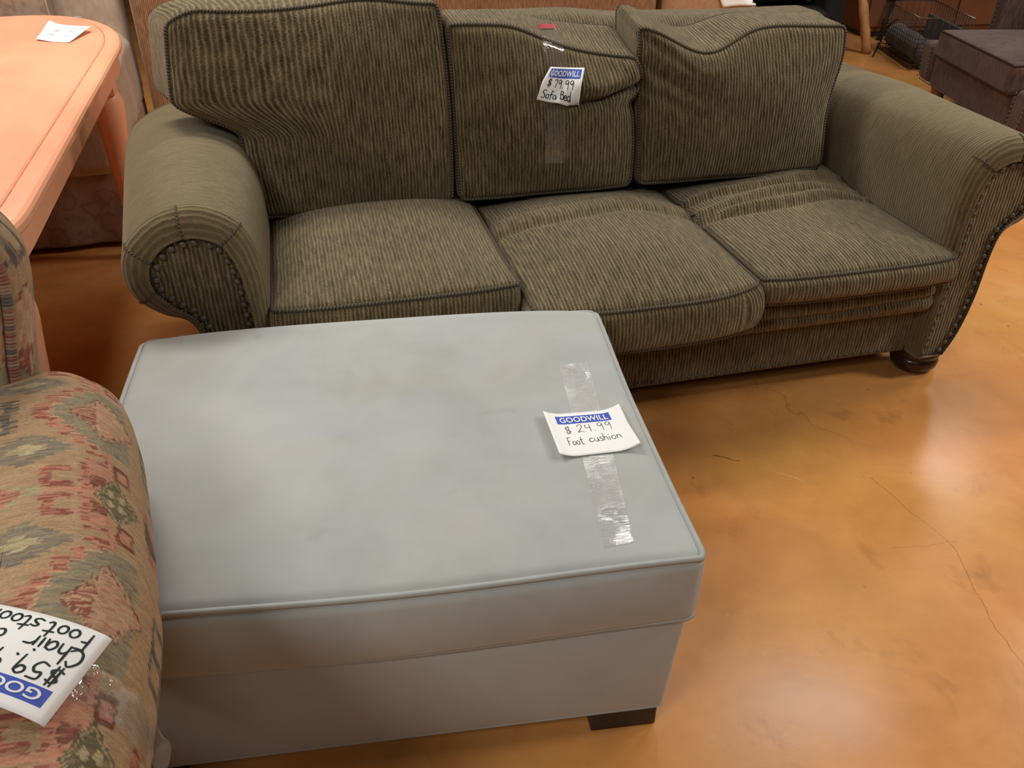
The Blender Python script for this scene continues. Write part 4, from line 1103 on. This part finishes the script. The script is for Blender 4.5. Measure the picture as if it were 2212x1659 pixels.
# --- ottoman tag
def ground(P): return (float(P[0]), float(P[1]), float(P[2]))
def plane_pts(pxs, surfs, lift):
    return [hit(px, py, surfs, l_)[0] for (px, py), l_ in zip(pxs, lift)]
_t4 = [(1172, 900), (1335, 887), (1382, 973), (1208, 993)]
cs = plane_pts(_t4, ['ott'], (0.002,) * 4)
q4p = bilin(*[(*p, 0) for p in _t4])
_cache4 = {}
def q4(s, t):
    k = (round(s, 3), round(t, 3))
    if k not in _cache4: p = q4p(*k); _cache4[k] = hit(p[0], p[1], ['ott'], 0.002)[0]
    return _cache4[k].copy()
def sh_ott(s, t):
    p = q4(s, t).copy()
    p[2] += 0.016 * max(0, s - 0.72) ** 2 / 0.078 * (0.55 + 0.6 * abs(t - 0.45)) + 0.010 * max(0, 0.25 - s) ** 2 / 0.0625 + 0.001
    return p
tg = empty('price_tag', loc=ground(np.mean(cs, 0) * (1, 1, 1)), label='white price tag taped on top of the grey ottoman', cat='price tag')
def child_fix(root):
    # the pieces were laid out in world space: keep them where they are
    bpy.context.view_layer.update(); inv = root.matrix_world.inverted()
    for o in list(root.children):
        o.data.transform(inv)
        o.data.update()
make_tag(tg, sh_ott, 1.22)
header(tg, sh_ott, 1.22, .17, 1.03, .075, .255, .225, .985, .105, .225)
f1 = normal_map(sh_ott, 0.0006, 1.22, CAMN)
mb = MB(); handwriting(mb, '$', .24, .305, .18, .010, f1); handwriting(mb, '24.99', .44, .30, .18, .010, f1, .22, -.03, 0.95)
handwriting(mb, 'Foot', .22, .575, .18, .011, f1, .06, -.03, .62); handwriting(mb, 'cushion', .545, .56, .17, .011, f1, .06, -.03, .84); mb.build('handwriting', M_PEN, tg)
mb = MB(); tape_px(mb, [(1207, 790), (1236, 900)], [(1268, 783), (1300, 892)], ['ott'], 14, 9, 0.0012, 0.0006, 0.3)
tape_px(mb, [(1250, 962), (1276, 1065), (1305, 1184)], [(1318, 955), (1342, 1060), (1369, 1172)], ['ott'], 26, 9, 0.0012, 0.0006, 0.1)
mb.build('clear_tape', M_TAPE, tg)
child_fix(tg)

# --- sofa tag
ss_ = ['bcM', 'backframe', 'bcL', 'bcR']
cs = plane_pts([(1178, 147), (1260, 152), (1248, 231), (1157, 216)], ss_, (0.012, 0.012, 0.022, 0.010))
q5p = bilin((1178, 147, 0), (1260, 152, 0), (1246, 231, 0), (1157, 216, 0)); nrm = hit(1210, 190, ss_)[1]
_cache = {}
def q5(s, t):
    k = (round(s, 3), round(t, 3))
    if k not in _cache:
        p = q5p(k[0], k[1]); _cache[k] = hit(p[0], p[1], ss_, 0.011)[0]
    return _cache[k].copy()
def sh_sofa(s, t):
    p = q5(s, t)
    # torn upper left corner, crumpled lower right
    if s < 0.25 and t < 0.45: p = p + (cs[1] - cs[0]) * (0.10 * (0.25 - max(s, 0)) / 0.25 * (0.45 - max(t, 0)) / 0.45 * 1.0)
    w = 0.006 * math.sin(s * 7 + t * 3) * (0.4 + t) + 0.010 * math.exp(-((s - 0.55 - 0.35 * (0.75 - t)) / 0.08) ** 2) * max(0, t - 0.45) * 1.6 - 0.012 * math.exp(-((s - 0.72 - 0.3 * (0.75 - t)) / 0.07) ** 2) * max(0, t - 0.45)
    return p + nrm * w
tg = empty('price_tag', loc=ground(np.mean(cs, 0)), label='crumpled white price tag taped to the middle back cushion of the olive sofa', cat='price tag')
make_tag(tg, sh_sofa, 1.25, 30, 26)
header(tg, sh_sofa, 1.25, .10, 1.18, .045, .30, .16, 1.13, .09, .25)
f1 = normal_map(sh_sofa, 0.0007, 1.25, CAMN)
mb = MB(); handwriting(mb, '$', .17, .33, .23, .024, f1); handwriting(mb, '79.99', .40, .34, .22, .024, f1, .16)
handwriting(mb, 'Sofa', .10, .66, .24, .025, f1, .02, 0, .95); handwriting(mb, 'Bed', .66, .62, .24, .025, f1, .02, 0, .88); mb.build('handwriting', M_INK, tg)
mb = MB(); tape_px(mb, [(1165, 64), (1172, 95), (1184, 150)], [(1201, 63), (1214, 95), (1224, 152)], ss_, 26, 8, 0.003, 0.0012, 0.2)
tape_px(mb, [(1186, 215), (1180, 290), (1176, 352)], [(1222, 222), (1220, 290), (1216, 352)], ss_, 26, 8, 0.002, 0.0008, 0.5)
mb.build('clear_tape', M_TAPE2, tg)
mb = MB(); tape_px(mb, [(1163, 54), (1165, 64)], [(1199, 54), (1201, 63)], ss_, 3, 6, 0.003); mb.build('red_tab', M_REDTAB, tg)
child_fix(tg)

# --- armchair tag (reads from the far side)
ch = ['charm']
TR_ = None
pTL = hit(95, 1583, ch, 0.004)[0]; pBL = hit(240, 1390, ch, 0.003)[0]
zt = 0.716
def atz(px, py, z): d = np.array(ray(px, py)); return CAMN + d * ((z - CAM_H) / d[2])
e1 = atz(0, 1545, zt); e2 = atz(0, 1318, zt)
kx = 1.85
pTR = pTL + (e1 - pTL) * 1.28; pBR = pBL + (e2 - pBL) * 1.0 * np.linalg.norm((e1 - pTL) * 1.28) / np.linalg.norm(e2 - pBL)
wlen = 0.140
d1 = (e1 - pTL) / np.linalg.norm(e1 - pTL); d2 = (e2 - pBL) / np.linalg.norm(e2 - pBL)
pTR = pTL + d1 * wlen; pBR = pBL + d2 * wlen
pTR[2] = max(pTR[2], 0.714); pBR[2] = max(pBR[2], 0.714)
q6 = bilin(pTL, pTR, pBR, pBL)
def sh_ch(s, t):
    p = q6(s, t).copy(); p[2] += 0.010 * math.sin(PI * min(max(s, 0), 1) ** 0.7) + 0.004; return p
tg = empty('price_tag', loc=ground(np.mean([pTL, pTR, pBR, pBL], 0)), label='white price tag lying upside down on the tapestry armchair arm', cat='price tag')
make_tag(tg, sh_ch, 1.35)
header(tg, sh_ch, 1.35, .10, 1.22, .115, .285, .155, 1.16, .145, .255)
f1 = normal_map(sh_ch, 0.0007, 1.35, CAMN)
mb = MB(); handwriting(mb, '$59.99', .115, .32, .19, .021, f1, .20)
handwriting(mb, 'Chair', .075, .54, .20, .021, f1, .05); handwriting(mb, '~', .76, .53, .19, .021, f1)
handwriting(mb, 'Foot', .12, .745, .19, .021, f1, .05); handwriting(mb, 'stool', .57, .745, .19, .021, f1, .06); mb.build('handwriting', M_INK, tg)
mb = MB(); tape_px(mb, [(195, 1440), (235, 1475), (285, 1505), (325, 1540)], [(145, 1510), (200, 1540), (260, 1590), (315, 1655)], ch, 20, 8, 0.0035, 0.0045, 0.7)
# loose end of the tape sticking out past the arm
e0 = hit(322, 1545, ch, 0.004)[0]; e1_ = hit(316, 1640, ch, 0.004)[0]
g1 = atz(345, 1585, 0.655); g2 = atz(372, 1622, 0.645); g3 = atz(338, 1680, 0.64)
rows = []
for s in np.linspace(0, 1, 9):
    a_ = e0 * (1 - s) + e1_ * s; b_ = (g1 * (1 - s) + g3 * s) + (g2 - (g1 + g3) / 2) * math.sin(PI * s) * 1.0
    rows.append([a_ * (1 - u) + b_ * u + np.array([0, 0, 0.006 * math.sin(7 * s + 5 * u)]) for u in np.linspace(0, 1, 7)])
strip(mb, rows, 1.1); mb.build('clear_tape', M_TAPE2, tg)
child_fix(tg)

# --- table tag
def onT(px, py, z=0.7505): return atz(px, py, z)
cs = [onT(106, 49, .757), onT(196, 58, .768), onT(150, 93), onT(78, 85, .756)]
q7 = bilin(*cs)
def sh_t(s, t):
    p = q7(s, t).copy()
    p[2] += -0.004 * math.sin(PI * min(max(s, 0), 1)) + 0.012 * math.exp(-((s - .05) / .1) ** 2) * max(0, .6 - t) + 0.002
    p[2] = max(p[2], 0.7512); return p
tg = empty('price_tag', loc=ground(np.mean(cs, 0)), label='curled pale pink paper tag on the peach table', cat='price tag')
make_tag(tg, sh_t, 1.3, 18, 16, M_PAPERPINK)
f1 = normal_map(sh_t, 0.0006, 1.3, CAMN); mb = MB()
def scrib(x0, x1, y, n, amp):
    P = np.array([(x0 + (x1 - x0) * i / n, y + amp * ((-1) ** i) * random.uniform(.3, 1)) for i in range(n + 1)])
    T = np.gradient(P, axis=0); T /= np.linalg.norm(T, axis=1, keepdims=True); Nn = np.stack([-T[:, 1], T[:, 0]], 1) * .010
    V = np.concatenate([f1(P + Nn), f1(P - Nn)]); m_ = n + 1
    mb.add(V, [[i, i + 1, m_ + i + 1, m_ + i] for i in range(n)])
scrib(.82, 1.0, .16, 6, .02); scrib(1.06, 1.22, .16, 4, .01); scrib(.85, 1.0, .38, 8, .06); scrib(.85, 1.02, .66, 8, .05)
scrib(.38, .52, .40, 6, .08); scrib(.26, .46, .66, 8, .09)
mb.build('lettering', M_GREYPRINT, tg)
mb = MB()
rows = [[onT(150 + 12 * u + 16 * s, 40 - 6 * s + 2 * u, 0.7515 + .012 * s * u) for u in np.linspace(0, 1, 4)] for s in np.linspace(0, 1, 6)]
strip(mb, rows); mb.build('clear_tape', M_TAPE, tg)
child_fix(tg)

# --- tag on the tan chair
TT = ['tan']
rows = []; base_pts = []
def sh_w(s, t):
    px = 1552 + (1640 - 1552) * s + 14 * t * (1 - s) - 6; py = -22 + 34 * t + (4 - 10 * s * (1 - s)) * t - 3 * s
    h_ = hit(px, py, TT, 0.008 + 0.003 * math.sin(5 * s + 2 * t))
    if h_ is None:
        return None
    return h_[0]
pts = {}
ok = True
G = [[sh_w(s, t) for s in np.linspace(0, 1, 12)] for t in np.linspace(0, 1, 8)]
last = None
for i in range(8):
    for j in range(12):
        if G[i][j] is None:
            G[i][j] = (G[i][j - 1] + np.array([0.006, 0.0, -0.004])) if j else None
if all(g is not None for r_ in G for g in r_):
    tg = empty('price_tag', loc=ground(G[4][6]), label='white paper tag draped over the tan leather chair back', cat='price tag')
    mb = MB(); strip(mb, G); o = mb.build('paper', M_PAPER, tg)
    md = o.modifiers.new('thick', 'SOLIDIFY'); md.thickness = 0.0005
    child_fix(tg)
